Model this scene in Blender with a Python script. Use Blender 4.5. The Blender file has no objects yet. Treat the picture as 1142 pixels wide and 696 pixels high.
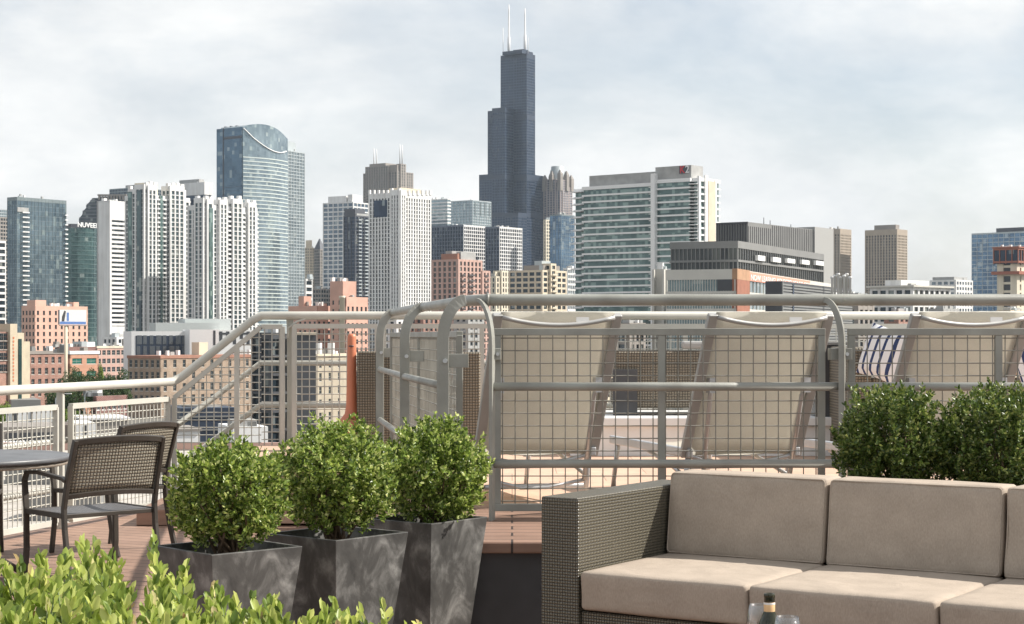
import bpy, math, random
import numpy as np
from mathutils import Vector, Matrix

# ---------------------------------------------------------------- camera, sky, sun, exposure
F = 2000.0; CX = 571.0; HY = 375.0; CZ = 1.45      # focal length in photo pixels, centre column, horizon row, eye height
GZ = -22.0                                          # street level
sc = bpy.context.scene
cd = bpy.data.cameras.new('camera'); cam = bpy.data.objects.new('camera', cd)
sc.collection.objects.link(cam); sc.camera = cam
cam.location = (0, 0, CZ); cam.rotation_euler = (math.pi/2, 0, 0)
cd.sensor_width = 36; cd.lens = 36*F/1142; cd.shift_y = (HY-348)/1142
cd.clip_start = 0.1; cd.clip_end = 30000
SUN_T, SUN_E = math.radians(6), math.radians(43)   # toward the sun: from +X turned to +Y ; elevation
w = bpy.data.worlds.new('World'); sc.world = w; w.use_nodes = True
nt = w.node_tree; N = nt.nodes; L = nt.links
bg = N['Background']; bg.inputs[1].default_value = 0.09
sky = N.new('ShaderNodeTexSky'); sky.sky_type = 'NISHITA'; sky.sun_disc = False
sky.sun_elevation = SUN_E; sky.sun_rotation = math.pi/2 - SUN_T
sky.dust_density = 2.0; sky.ozone_density = 1.0; sky.air_density = 1.0
tc = N.new('ShaderNodeTexCoord'); mp = N.new('ShaderNodeMapping'); mp.inputs['Scale'].default_value = (1.0, 1.0, 2.3)
mp.inputs['Location'].default_value = (0.35, 0.2, 0.17)
n1 = N.new('ShaderNodeTexNoise'); n1.inputs['Scale'].default_value = 3.4; n1.inputs['Detail'].default_value = 8; n1.inputs['Roughness'].default_value = .56
n1.inputs['Distortion'].default_value = .35
n2 = N.new('ShaderNodeTexNoise'); n2.inputs['Scale'].default_value = 7.0; n2.inputs['Detail'].default_value = 7; n2.inputs['Roughness'].default_value = .6
L.new(tc.outputs['Generated'], mp.inputs[0]); L.new(mp.outputs[0], n1.inputs[0]); L.new(mp.outputs[0], n2.inputs[0])
r1 = N.new('ShaderNodeValToRGB'); r1.color_ramp.elements[0].position = .36; r1.color_ramp.elements[1].position = .58
r1.color_ramp.elements[0].color = (.30, .30, .30, 1); r1.color_ramp.elements[1].color = (.97, .97, .97, 1)
r2 = N.new('ShaderNodeValToRGB'); r2.color_ramp.elements[0].position = .36; r2.color_ramp.elements[1].position = .66
r2.color_ramp.elements[0].color = (6.3, 6.45, 6.55, 1); r2.color_ramp.elements[1].color = (8.3, 8.25, 8.05, 1)
mx = N.new('ShaderNodeMix'); mx.data_type = 'RGBA'
L.new(n1.outputs[0], r1.inputs[0]); L.new(n2.outputs[0], r2.inputs[0])
L.new(r1.outputs[0], mx.inputs[0]); L.new(sky.outputs[0], mx.inputs[6]); L.new(r2.outputs[0], mx.inputs[7]); L.new(mx.outputs[2], bg.inputs[0])
sd = bpy.data.lights.new('sun', 'SUN'); sun = bpy.data.objects.new('sun', sd); sc.collection.objects.link(sun)
sd.energy = 5.0; sd.angle = math.radians(.6); sd.color = (1, .945, .865)
sdir = Vector((math.cos(SUN_E)*math.cos(SUN_T), math.cos(SUN_E)*math.sin(SUN_T), math.sin(SUN_E)))
sun.rotation_euler = sdir.to_track_quat('Z', 'Y').to_euler()
sc.view_settings.view_transform = 'Standard'; sc.view_settings.look = 'None'
sc.view_settings.exposure = 0.57; sc.view_settings.gamma = 1
sc.cycles.max_bounces = 7; sc.cycles.transparent_max_bounces = 12; sc.cycles.volume_bounces = 0
try: sc.cycles.use_denoising = True
except Exception: pass

# ---------------------------------------------------------------- helpers
def pt(px, py, Y): return Vector(((px-CX)/F*Y, Y, CZ+(HY-py)/F*Y))
def zpy(py, Y): return CZ+(HY-py)/F*Y

class MB:
    def __init__(s): s.v = []; s.f = []; s.m = []; s.sm = []
    def add(s, vs, fs, mi=0, smooth=False):
        b = len(s.v); s.v += [tuple(v) for v in vs]
        for f in fs: s.f.append(tuple(b+i for i in f)); s.m.append(mi); s.sm.append(smooth)
        return s
    def box(s, x0, x1, y0, y1, z0, z1, mi=0, M=None):
        vs = [Vector(p) for p in ((x0,y0,z0),(x1,y0,z0),(x1,y1,z0),(x0,y1,z0),(x0,y0,z1),(x1,y0,z1),(x1,y1,z1),(x0,y1,z1))]
        if M is not None: vs = [M @ v for v in vs]
        return s.add(vs, [(0,3,2,1),(4,5,6,7),(0,1,5,4),(1,2,6,5),(2,3,7,6),(3,0,4,7)], mi)
    def prism(s, poly, z0, z1, mi=0, top=None):
        n = len(poly); top = top or poly
        vs = [(p[0],p[1],z0) for p in poly]+[(p[0],p[1],z1) for p in top]
        fs = [tuple(reversed(range(n))), tuple(range(n,2*n))]+[(i,(i+1)%n,n+(i+1)%n,n+i) for i in range(n)]
        return s.add(vs, fs, mi)
    def bar(s, a, b, w, t, mi=0, up=(0,0,1)):                       # rectangular bar
        a = Vector(a); b = Vector(b); d = (b-a).normalized(); u = Vector(up)
        if abs(d.dot(u)) > .99: u = Vector((0,1,0))
        x = d.cross(u).normalized(); y = x.cross(d)
        vs = [p+x*i*w/2+y*j*t/2 for p in (a,b) for i,j in ((-1,-1),(1,-1),(1,1),(-1,1))]
        return s.add(vs, [(0,3,2,1),(4,5,6,7),(0,1,5,4),(1,2,6,5),(2,3,7,6),(3,0,4,7)], mi)
    def tube(s, pts, r, n=8, mi=0, closed=False, cap=True, smooth=True):
        pts = [Vector(p) for p in pts]; k = len(pts); rs = r if isinstance(r, (list, tuple)) else [r]*k
        b = len(s.v); px_ = None
        for i, p in enumerate(pts):
            d0 = pts[i]-pts[i-1] if (i or closed) else pts[1]-pts[0]
            d1 = pts[(i+1)%k]-pts[i] if (i < k-1 or closed) else pts[-1]-pts[-2]
            d0 = d0.normalized(); d1 = d1.normalized(); d = (d0+d1)
            d = d.normalized() if d.length > 1e-6 else d1
            if px_ is None:
                u = Vector((0,0,1)) if abs(d.z) < .9 else Vector((0,1,0)); px_ = d.cross(u).normalized()
            else: px_ = (px_-d*px_.dot(d)).normalized()
            y = d.cross(px_); c = max(.5, d.dot(d1)); 
            for j in range(n):
                a = 2*math.pi*j/n
                o = px_*math.cos(a)+y*math.sin(a)
                s.v.append(tuple(p+o*rs[i]/ (1 if c>.98 else c**.5)))
        m = k if closed else k-1
        for i in range(m):
            i2 = (i+1)%k
            for j in range(n):
                s.f.append((b+i*n+j, b+i*n+(j+1)%n, b+i2*n+(j+1)%n, b+i2*n+j)); s.m.append(mi); s.sm.append(smooth)
        if cap and not closed:
            s.f.append(tuple(b+j for j in reversed(range(n)))); s.m.append(mi); s.sm.append(False)
            s.f.append(tuple(b+(k-1)*n+j for j in range(n))); s.m.append(mi); s.sm.append(False)
        return s
    def lathe(s, prof, c=(0,0,0), n=20, mi=0, caps=True):
        b = len(s.v)
        for r, z in prof:
            for j in range(n):
                a = 2*math.pi*j/n; s.v.append((c[0]+r*math.cos(a), c[1]+r*math.sin(a), c[2]+z))
        for i in range(len(prof)-1):
            for j in range(n):
                s.f.append((b+i*n+j, b+i*n+(j+1)%n, b+(i+1)*n+(j+1)%n, b+(i+1)*n+j)); s.m.append(mi); s.sm.append(True)
        if caps:
            s.f.append(tuple(b+j for j in reversed(range(n)))); s.m.append(mi); s.sm.append(False)
            k = len(prof)-1; s.f.append(tuple(b+k*n+j for j in range(n))); s.m.append(mi); s.sm.append(False)
        return s
    def build(s, name, mats, parent=None, bevel=0, kind=None, loc=None, rz=0, sub=0):
        me = bpy.data.meshes.new(name); me.from_pydata(s.v, [], s.f)
        if not isinstance(mats, (list, tuple)): mats = [mats]
        for m in mats: me.materials.append(m)
        me.polygons.foreach_set('material_index', s.m); me.polygons.foreach_set('use_smooth', s.sm)
        uvl = me.uv_layers.new(name='UVMap')
        uv = np.zeros((len(me.loops), 2), dtype=np.float32); V = s.v
        for p in me.polygons:
            n = p.normal; ax, ay, az = abs(n.x), abs(n.y), abs(n.z)
            i, j = (0,1) if az >= ax and az >= ay else ((1,2) if ax > ay else (0,2))
            for li in p.loop_indices:
                v = V[me.loops[li].vertex_index]; uv[li] = (v[i], v[j])
        uvl.data.foreach_set('uv', uv.ravel()); me.update()
        o = bpy.data.objects.new(name, me); sc.collection.objects.link(o)
        if parent is not None: o.parent = parent
        if loc is not None: o.location = loc; o.rotation_euler = (0,0,rz)
        if bevel:
            b = o.modifiers.new('bevel','BEVEL'); b.width = bevel; b.segments = 2; b.limit_method = 'ANGLE'
        if sub:
            b = o.modifiers.new('sub','SUBSURF'); b.levels = sub; b.render_levels = sub
        if kind: o['kind'] = kind
        return o

def tag(o, label=None, cat=None, group=None, kind=None):
    if label: o['label'] = label
    if cat: o['category'] = cat
    if group: o['group'] = group
    if kind: o['kind'] = kind
    return o
def thing(name, label, cat, loc=(0,0,0), rz=0, group=None):
    o = bpy.data.objects.new(name, None); sc.collection.objects.link(o); o.empty_display_size = .3
    o.location = loc; o.rotation_euler = (0,0,rz); return tag(o, label, cat, group)
def copy_thing(src, label=None, loc=None, rz=None):
    c = src.copy(); sc.collection.objects.link(c)
    if label: c['label'] = label
    if loc is not None: c.location = loc
    if rz is not None: c.rotation_euler = (0,0,rz)
    for ch in [o for o in sc.objects if o.parent == src]:
        d = ch.copy(); sc.collection.objects.link(d); d.parent = c
        for g in [o for o in sc.objects if o.parent == ch]:
            e = g.copy(); sc.collection.objects.link(e); e.parent = d
    return c
def text_mesh(name, s, size, mat, parent, loc, rot, extrude=.02, width=None):
    cu = bpy.data.curves.new('txt','FONT'); cu.body = s; cu.size = size; cu.extrude = extrude; cu.offset = size*.012
    cu.align_x = 'LEFT'; cu.align_y = 'BOTTOM_BASELINE'
    t = bpy.data.objects.new('txt', cu); sc.collection.objects.link(t)
    bpy.context.view_layer.update()
    me = bpy.data.meshes.new_from_object(t.evaluated_get(bpy.context.evaluated_depsgraph_get()))
    bpy.data.objects.remove(t)
    me.materials.clear(); me.materials.append(mat)
    xs = [v.co.x for v in me.vertices]
    if width: me.transform(Matrix.Diagonal((width/(max(xs)-min(xs)),1,1,1)))
    o = bpy.data.objects.new(name, me); sc.collection.objects.link(o); o.parent = parent; o.location = loc; o.rotation_euler = rot
    return o

# ---------------------------------------------------------------- materials
def newmat(name):
    m = bpy.data.materials.new(name); m.use_nodes = True
    return m, m.node_tree.nodes, m.node_tree.links, m.node_tree.nodes['Principled BSDF']
def mth(N, L, op, a, b=None, clamp=False):
    n = N.new('ShaderNodeMath'); n.operation = op; n.use_clamp = clamp
    for i, v in enumerate((a, b)):
        if v is None: continue
        if isinstance(v, (int, float)): n.inputs[i].default_value = v
        else: L.new(v, n.inputs[i])
    return n.outputs[0]
def ramp(N, L, src, stops):
    r = N.new('ShaderNodeValToRGB'); e = r.color_ramp.elements
    while len(e) < len(stops): e.new(.5)
    for i, (p, c) in enumerate(stops): e[i].position = p; e[i].color = (*c, 1)
    L.new(src, r.inputs[0]); return r.outputs[0]
def M(name, col, rough=.6, metal=0, var=.12, vs=4, bump=0, bs=60, spec=.5, streak=0, coord='Object'):
    m, N, L, P = newmat(name)
    tcn = N.new('ShaderNodeTexCoord'); n = N.new('ShaderNodeTexNoise'); n.inputs['Scale'].default_value = vs; n.inputs['Detail'].default_value = 5
    L.new(tcn.outputs[coord], n.inputs[0])
    lo = tuple(max(0, c*(1-var)) for c in col); hi = tuple(min(1, c*(1+var)) for c in col)
    out = ramp(N, L, n.outputs[0], [(.3, lo), (.7, hi)])
    if streak:
        mpn = N.new('ShaderNodeMapping'); mpn.inputs['Scale'].default_value = (1,1,.08); L.new(tcn.outputs[coord], mpn.inputs[0])
        s2 = N.new('ShaderNodeTexNoise'); s2.inputs['Scale'].default_value = streak; s2.inputs['Detail'].default_value = 4; L.new(mpn.outputs[0], s2.inputs[0])
        mm = N.new('ShaderNodeMix'); mm.data_type = 'RGBA'; mm.blend_type = 'MULTIPLY'; mm.inputs[0].default_value = .6
        L.new(out, mm.inputs[6]); L.new(ramp(N, L, s2.outputs[0], [(.35,(.72,.70,.68)),(.6,(1,1,1))]), mm.inputs[7]); out = mm.outputs[2]
    L.new(out, P.inputs['Base Color']); P.inputs['Roughness'].default_value = rough; P.inputs['Metallic'].default_value = metal
    P.inputs['Specular IOR Level'].default_value = spec
    if bump:
        b = N.new('ShaderNodeBump'); b.inputs['Strength'].default_value = bump; b.inputs['Distance'].default_value = .01
        n3 = N.new('ShaderNodeTexNoise'); n3.inputs['Scale'].default_value = bs; n3.inputs['Detail'].default_value = 4
        L.new(tcn.outputs[coord], n3.inputs[0]); L.new(n3.outputs[0], b.inputs['Height']); L.new(b.outputs[0], P.inputs['Normal'])
    return m
_gc = {}
def GL(a, b, bay=1.5, fl=3.6, metal=.35, rough=.08, light=.12, lc=(.45,.48,.45)):
    """curtain-wall glass: every pane its own tint, some with blinds drawn"""
    k = (a, b, bay, fl, metal, rough, light, lc)
    if k in _gc: return _gc[k]
    m, N, L, P = newmat('facade_glass'); _gc[k] = m
    tcn = N.new('ShaderNodeTexCoord'); d = N.new('ShaderNodeVectorMath'); d.operation = 'DIVIDE'; d.inputs[1].default_value = (bay, bay, fl)
    d.inputs[1].default_value = (bay*1.7, bay*1.7, fl); ad = N.new('ShaderNodeVectorMath'); ad.operation = 'ADD'; ad.inputs[1].default_value = (.37,.41,.013)
    fo = N.new('ShaderNodeVectorMath'); fo.operation = 'FLOOR'; wn = N.new('ShaderNodeTexWhiteNoise'); wn.noise_dimensions = '3D'
    L.new(tcn.outputs['Object'], d.inputs[0]); L.new(d.outputs[0], ad.inputs[0]); L.new(ad.outputs[0], fo.inputs[0]); L.new(fo.outputs[0], wn.inputs[0])
    big = N.new('ShaderNodeTexNoise'); big.inputs['Scale'].default_value = .035; big.inputs['Detail'].default_value = 5; L.new(tcn.outputs['Object'], big.inputs[0])
    v = mth(N, L, 'ADD', mth(N, L, 'MULTIPLY', wn.outputs[0], .2), mth(N, L, 'MULTIPLY', big.outputs[0], .8))
    c = ramp(N, L, v, [(.25, a), (.7, b)])
    mm = N.new('ShaderNodeMix'); mm.data_type = 'RGBA'; L.new(c, mm.inputs[6]); mm.inputs[7].default_value = (*lc, 1)
    L.new(mth(N, L, 'MULTIPLY', mth(N, L, 'GREATER_THAN', wn.outputs[0], 1-light), .4), mm.inputs[0]); L.new(mm.outputs[2], P.inputs['Base Color'])
    P.inputs['Roughness'].default_value = rough; P.inputs['Metallic'].default_value = metal
    bn = N.new('ShaderNodeBump'); bn.inputs['Strength'].default_value = .35; bn.inputs['Distance'].default_value = .6
    n3 = N.new('ShaderNodeTexNoise'); n3.inputs['Scale'].default_value = .12; n3.inputs['Detail'].default_value = 3
    L.new(tcn.outputs['Object'], n3.inputs[0]); L.new(mth(N, L, 'ADD', n3.outputs[0], mth(N, L, 'MULTIPLY', wn.outputs[0], .02)), bn.inputs['Height']); L.new(bn.outputs[0], P.inputs['Normal'])
    return m
def brick(name, c1, c2, mortar=(.45,.42,.38), scale=1.0):
    m, N, L, P = newmat(name); tcn = N.new('ShaderNodeTexCoord'); br = N.new('ShaderNodeTexBrick')
    br.inputs['Color1'].default_value = (*c1,1); br.inputs['Color2'].default_value = (*c2,1); br.inputs['Mortar'].default_value = (*mortar,1)
    br.inputs['Scale'].default_value = scale; br.inputs['Brick Width'].default_value = .6; br.inputs['Row Height'].default_value = .2; br.inputs['Mortar Size'].default_value = .02
    L.new(tcn.outputs['UV'], br.inputs[0]); n = N.new('ShaderNodeTexNoise'); n.inputs['Scale'].default_value = .35; n.inputs['Detail'].default_value = 6; L.new(tcn.outputs['Object'], n.inputs[0])
    mm = N.new('ShaderNodeMix'); mm.data_type = 'RGBA'; mm.blend_type = 'MULTIPLY'; mm.inputs[0].default_value = 1
    L.new(br.outputs[0], mm.inputs[6]); L.new(ramp(N, L, n.outputs[0], [(.3,(.72,.72,.72)),(.65,(1.05,1.05,1.05))]), mm.inputs[7]); L.new(mm.outputs[2], P.inputs['Base Color'])
    P.inputs['Roughness'].default_value = .85; return m
def weave(name, dark, light, pitch=.016, rough=.45, holes=0, spec=.5):
    """basket weave: strands passing over and under, in UV metres"""
    m, N, L, P = newmat(name); tcn = N.new('ShaderNodeTexCoord'); sp = N.new('ShaderNodeSeparateXYZ'); L.new(tcn.outputs['UV'], sp.inputs[0])
    k = math.pi/pitch
    sx = mth(N, L, 'SINE', mth(N, L, 'MULTIPLY', sp.outputs[0], k)); sy = mth(N, L, 'SINE', mth(N, L, 'MULTIPLY', sp.outputs[1], k))
    par = mth(N, L, 'GREATER_THAN', mth(N, L, 'MULTIPLY', sx, sy), 0)
    ax = mth(N, L, 'ABSOLUTE', sx); ay = mth(N, L, 'ABSOLUTE', sy)
    hgt = N.new('ShaderNodeMix'); hgt.data_type = 'FLOAT'; L.new(par, hgt.inputs[0])
    L.new(mth(N, L, 'MULTIPLY', mth(N, L, 'POWER', ax, .8), mth(N, L, 'POWER', ay, .3)), hgt.inputs[2])
    L.new(mth(N, L, 'MULTIPLY', mth(N, L, 'POWER', ay, .8), mth(N, L, 'POWER', ax, .3)), hgt.inputs[3])
    h = hgt.outputs[0]
    n = N.new('ShaderNodeTexNoise'); n.inputs['Scale'].default_value = 1/pitch; n.inputs['Detail'].default_value = 3; L.new(tcn.outputs['UV'], n.inputs[0])
    L.new(ramp(N, L, mth(N, L, 'ADD', mth(N, L, 'MULTIPLY', h, .8), mth(N, L, 'MULTIPLY', n.outputs[0], .2)), [(.25, dark), (.9, light)]), P.inputs['Base Color'])
    b = N.new('ShaderNodeBump'); b.inputs['Strength'].default_value = .9; b.inputs['Distance'].default_value = pitch*.3; L.new(h, b.inputs['Height']); L.new(b.outputs[0], P.inputs['Normal'])
    P.inputs['Roughness'].default_value = rough; P.inputs['Specular IOR Level'].default_value = spec
    if holes:
        L.new(mth(N, L, 'GREATER_THAN', h, holes), P.inputs['Alpha'])
    return m
def fabric(name, col, bump=.25, transl=0):
    m, N, L, P = newmat(name); tcn = N.new('ShaderNodeTexCoord')
    wv = N.new('ShaderNodeTexNoise'); wv.inputs['Scale'].default_value = 260; wv.inputs['Detail'].default_value = 2
    n = N.new('ShaderNodeTexNoise'); n.inputs['Scale'].default_value = 9; n.inputs['Detail'].default_value = 6
    mpn = N.new('ShaderNodeMapping'); mpn.inputs['Scale'].default_value = (1,1,.35); L.new(tcn.outputs['Object'], mpn.inputs[0]); L.new(mpn.outputs[0], wv.inputs[0]); L.new(tcn.outputs['Object'], n.inputs[0])
    v = mth(N, L, 'ADD', mth(N, L, 'MULTIPLY', wv.outputs[0], .55), mth(N, L, 'MULTIPLY', n.outputs[0], .45))
    L.new(ramp(N, L, v, [(.3, tuple(c*.82 for c in col)), (.7, tuple(c*1.15 for c in col))]), P.inputs['Base Color'])
    n2 = N.new('ShaderNodeTexNoise'); n2.inputs['Scale'].default_value = 4; n2.inputs['Detail'].default_value = 3; n2.inputs['Distortion'].default_value = 1.4; L.new(tcn.outputs['Object'], n2.inputs[0])
    b = N.new('ShaderNodeBump'); b.inputs['Strength'].default_value = bump; b.inputs['Distance'].default_value = .02
    L.new(mth(N, L, 'ADD', n2.outputs[0], mth(N, L, 'MULTIPLY', wv.outputs[0], .06)), b.inputs['Height']); L.new(b.outputs[0], P.inputs['Normal'])
    P.inputs['Roughness'].default_value = .95; P.inputs['Specular IOR Level'].default_value = .15
    if transl:
        t = N.new('ShaderNodeBsdfTranslucent'); t.inputs[0].default_value = (*[min(1,c*1.15) for c in col],1)
        ms = N.new('ShaderNodeMixShader'); ms.inputs[0].default_value = transl
        L.new(P.outputs[0], ms.inputs[1]); L.new(t.outputs[0], ms.inputs[2]); L.new(ms.outputs[0], N['Material Output'].inputs[0])
    return m
def leafmat(name, stops, transl=.35, rough=.42):
    m, N, L, P = newmat(name); g = N.new('ShaderNodeNewGeometry')
    col = ramp(N, L, g.outputs['Random Per Island'], stops); L.new(col, P.inputs['Base Color'])
    P.inputs['Roughness'].default_value = rough; P.inputs['Specular IOR Level'].default_value = .45
    t = N.new('ShaderNodeBsdfTranslucent'); hs = N.new('ShaderNodeHueSaturation'); hs.inputs['Value'].default_value = 1.5; hs.inputs['Hue'].default_value = .485; L.new(col, hs.inputs['Color']); L.new(hs.outputs[0], t.inputs[0])
    ms = N.new('ShaderNodeMixShader'); ms.inputs[0].default_value = transl
    L.new(P.outputs[0], ms.inputs[1]); L.new(t.outputs[0], ms.inputs[2]); L.new(ms.outputs[0], N['Material Output'].inputs[0])
    return m
def planks(name, c1, c2, width=.14, length=1.8, rough=.7, alongy=False, gap=.012, gapc=(.05,.035,.03)):
    m, N, L, P = newmat(name); tcn = N.new('ShaderNodeTexCoord'); br = N.new('ShaderNodeTexBrick')
    br.inputs['Color1'].default_value = (*c1,1); br.inputs['Color2'].default_value = (*c2,1); br.inputs['Mortar'].default_value = (*gapc,1)
    br.inputs['Scale'].default_value = 1; br.inputs['Brick Width'].default_value = length; br.inputs['Row Height'].default_value = width; br.inputs['Mortar Size'].default_value = gap/2; br.inputs['Mortar Smooth'].default_value = .2
    mpn = N.new('ShaderNodeMapping'); mpn.inputs['Rotation'].default_value = (0,0,alongy if alongy else 0); L.new(tcn.outputs['UV'], mpn.inputs[0]); L.new(mpn.outputs[0], br.inputs[0])
    n = N.new('ShaderNodeTexNoise'); n.inputs['Scale'].default_value = 3; n.inputs['Detail'].default_value = 8; n.inputs['Roughness'].default_value = .65; L.new(tcn.outputs['Object'], n.inputs[0])
    mp2 = N.new('ShaderNodeMapping'); mp2.inputs['Scale'].default_value = (1.2,30,1); L.new(mpn.outputs[0], mp2.inputs[0])
    n2 = N.new('ShaderNodeTexNoise'); n2.inputs['Scale'].default_value = 2; n2.inputs['Detail'].default_value = 5; L.new(mp2.outputs[0], n2.inputs[0])
    v = mth(N, L, 'ADD', mth(N, L, 'MULTIPLY', n.outputs[0], .6), mth(N, L, 'MULTIPLY', n2.outputs[0], .4))
    mm = N.new('ShaderNodeMix'); mm.data_type = 'RGBA'; mm.blend_type = 'MULTIPLY'; mm.inputs[0].default_value = 1
    L.new(br.outputs[0], mm.inputs[6]); L.new(ramp(N, L, v, [(.3,(.68,.66,.64)),(.65,(1.08,1.06,1.05))]), mm.inputs[7]); L.new(mm.outputs[2], P.inputs['Base Color'])
    b = N.new('ShaderNodeBump'); b.inputs['Strength'].default_value = .5; b.inputs['Distance'].default_value = .004; L.new(br.outputs['Fac'], b.inputs['Height']); b.invert = True; L.new(b.outputs[0], P.inputs['Normal'])
    P.inputs['Roughness'].default_value = rough; return m

m_rail = M('painted_rail_metal', (.305,.31,.28), .42, 0, .17, 5, .08, 90, streak=5)
m_railfar = M('pale_rail_metal', (.49,.48,.43), .5, 0, .10, 3, .06, 90)
m_wire = M('galvanised_wire', (.27,.262,.23), .5, .2, .25, 6)
m_alu = M('brushed_aluminium', (.55,.56,.57), .35, .6, .08, 8)
m_sling = fabric('sling_fabric', (.66,.635,.57), .12, .5)
m_slingframe = M('chaise_frame_metal', (.38,.38,.37), .45, .25, .1, 6)
m_cush = fabric('cushion_fabric', (.38,.32,.262), .45)
m_wick = weave('sofa_wicker', (.020,.018,.012), (.165,.147,.105), .0115, .33, 0, .8)
m_wick2 = weave('deck_wicker', (.06,.05,.036), (.26,.225,.17), .021, .6)
m_chairmetal = M('bronze_chair_metal', (.052,.045,.038), .42, .1, .2, 10, spec=.4)
m_chairweave = weave('chair_weave', (.03,.026,.02), (.36,.33,.26), .019, .5, .16)
m_chairseat = weave('chair_seat_weave', (.03,.028,.026), (.20,.20,.21), .017, .4, .10)
m_glossdark = M('fascia_panel', (.055,.057,.062), .45, 0, .3, 3)
m_soil = M('potting_soil', (.035,.022,.015), .95, 0, .5, 40, .6, 120)
m_white = M('white_paint', (.75,.75,.74), .5, 0, .05, 3)
m_orange = M('terracotta_plastic', (.56,.19,.10), .45, 0, .1, 5)

# ---------------------------------------------------------------- the city
A0 = 36.0
class Bld:
    def __init__(s, name, label, Y, xl, xc, xr, a=A0, cat='building', group=None):
        s.a = math.radians(a); s.ca, s.sa = math.cos(s.a), math.sin(s.a); s.Y = Y
        s.C = Vector(((xc-CX)/F*Y, Y, GZ))
        s.root = thing(name, label, cat, s.C, -s.a, group)
        s.Lu = -s.lx(xl); s.Lv = s.ly(xr) if xr > xc else None
    def lx(s, px, y=0):
        m = (px-CX)/F; return (m*(s.Y+y*s.ca)-s.C.x-y*s.sa)/(s.ca+m*s.sa)
    def ly(s, px, x=0):
        m = (px-CX)/F; return (m*(s.Y-x*s.sa)-s.C.x-x*s.ca)/(s.sa-m*s.ca)
    def z(s, py, x=0, y=0): return zpy(py, s.Y-x*s.sa+y*s.ca)-GZ

def grid(fr, core, x0, x1, y0, y1, z0, z1, fl=3.6, bay=3, span=1.0, pier=.6, dep=.4, par=1.2, mi=0, mc=0, sides='xy', pmi=None, lit_right=0):
    if lit_right:  # sunlight on the right face put in as paler bands and ribs
        z = z1-par-fl
        while z > z0: fr.box(.0, .09, y0, y1, z, z+1.0, 1); z -= fl
        fr.box(.0, .09, y0, y1, z1-par, z1-.1, 1); n = max(1, round((y1-y0)/bay)); st = (y1-y0-1.3)/n
        for i in range(n+1): fr.box(.0, .14, y0+i*st, y0+i*st+.9, z0, z1-.05, 1)
    core.box(x0+dep, x1-dep, y0+dep, y1-dep, z0, z1-.4, mc)
    fr.box(x0, x1, y0, y1, z1-par, z1, mi)
    z = z1-par-fl
    while z > z0:
        if span > 0: fr.box(x0, x1, y0, y1, z, z+span, mi)
        z -= fl
    if pier > 0:
        pm = mi if pmi is None else pmi; e = .06
        if 'x' in sides:
            n = max(1, round((x1-x0-pier)/bay)); st = (x1-x0-pier)/n
            for i in range(n+1):
                xx = x0+i*st; fr.box(xx, xx+pier, y0-e, y0+dep+.1, z0, z1-.15, pm); fr.box(xx, xx+pier, y1-dep-.1, y1+e, z0, z1-.15, pm)
        if 'y' in sides:
            n = max(1, round((y1-y0-pier)/bay)); st = (y1-y0-pier)/n
            for i in range(n+1):
                yy = y0+i*st; fr.box(x0-e, x0+dep+.1, yy+.01, yy+pier-.01, z0, z1-.15, pm); fr.box(x1-dep-.1, x1+e, yy+.01, yy+pier-.01, z0, z1-.15, pm)

def tower(name, label, Y, xl, xc, xr, top, fmat, gmat, a=A0, blocks=(), roof=(), group=None, fmats=None, **kw):
    """one high-rise: facade frame, glazing, roof plant. roof/blocks: (px0,px1,py_top,[setback]) on the facade"""
    b = Bld(name, label, Y, xl, xc, xr, a, group=group)
    Lv = b.Lv if b.Lv is not None and b.Lv < 90 else 40
    b.D = Lv; H = b.z(top); fr, co = MB(), MB()
    grid(fr, co, -b.Lu, 0, 0, Lv, 0, H, **kw)
    b.H = H; b.fr = fr; b.co = co; b.fm = fmat; b.gm = gmat
    k2 = dict(kw)
    for bl in blocks:                                                # projecting bays: face, px0, px1, py_top
        face, p0, p1, t = bl[:4]; o = bl[4] if len(bl) > 4 else 1.2
        if face == 'L': x0, x1 = b.lx(p0), b.lx(p1); grid(fr, co, x0, x1, -o, 6, 0, b.z(t, (x0+x1)/2), **k2)
        else: y0, y1 = b.ly(p0), b.ly(p1); grid(fr, co, -6, o, y0, y1, 0, b.z(t, 0, (y0+y1)/2), **k2)
    fr.build('facade_frame', fmat, b.root); co.build('glazing', gmat, b.root)
    rn = random.Random(int(xc*7+top))
    for q in range(4):
        x = -rn.uniform(.12,.85)*min(b.Lu,60); y = rn.uniform(.12,.7)*Lv; w_ = rn.uniform(1.2,3)*(1 if Y > 900 else .6); MB().box(x-w_/2, x+w_/2, y, y+w_, H-.2, H+rn.uniform(.8,2.2)*(1.3 if Y > 900 else .7)).build('roof_unit', rn.choice((m_roofplant, m_lmetal, m_wconc)), b.root)
    for r in roof:
        p0, p1, t = r[:3]; mt = r[3] if len(r) > 3 else m_roofplant; ins = r[4] if len(r) > 4 else 3
        yl = min(ins, Lv/4); x0 = b.lx(p0, yl); x1 = b.lx(p1, yl)
        y1 = Lv*.8
        if x1 > -.5:                                                 # wraps past the corner: set the right edge by the far side
            x1 = -min(ins, b.Lu/5); y1 = max(yl+2, min(Lv-.5, b.ly(p1, x1)))
        MB().box(x0, x1, yl, y1, H-.2, b.z(t, (x0+x1)/2, yl)).build('roof_plant', mt, b.root)
    return b

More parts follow.
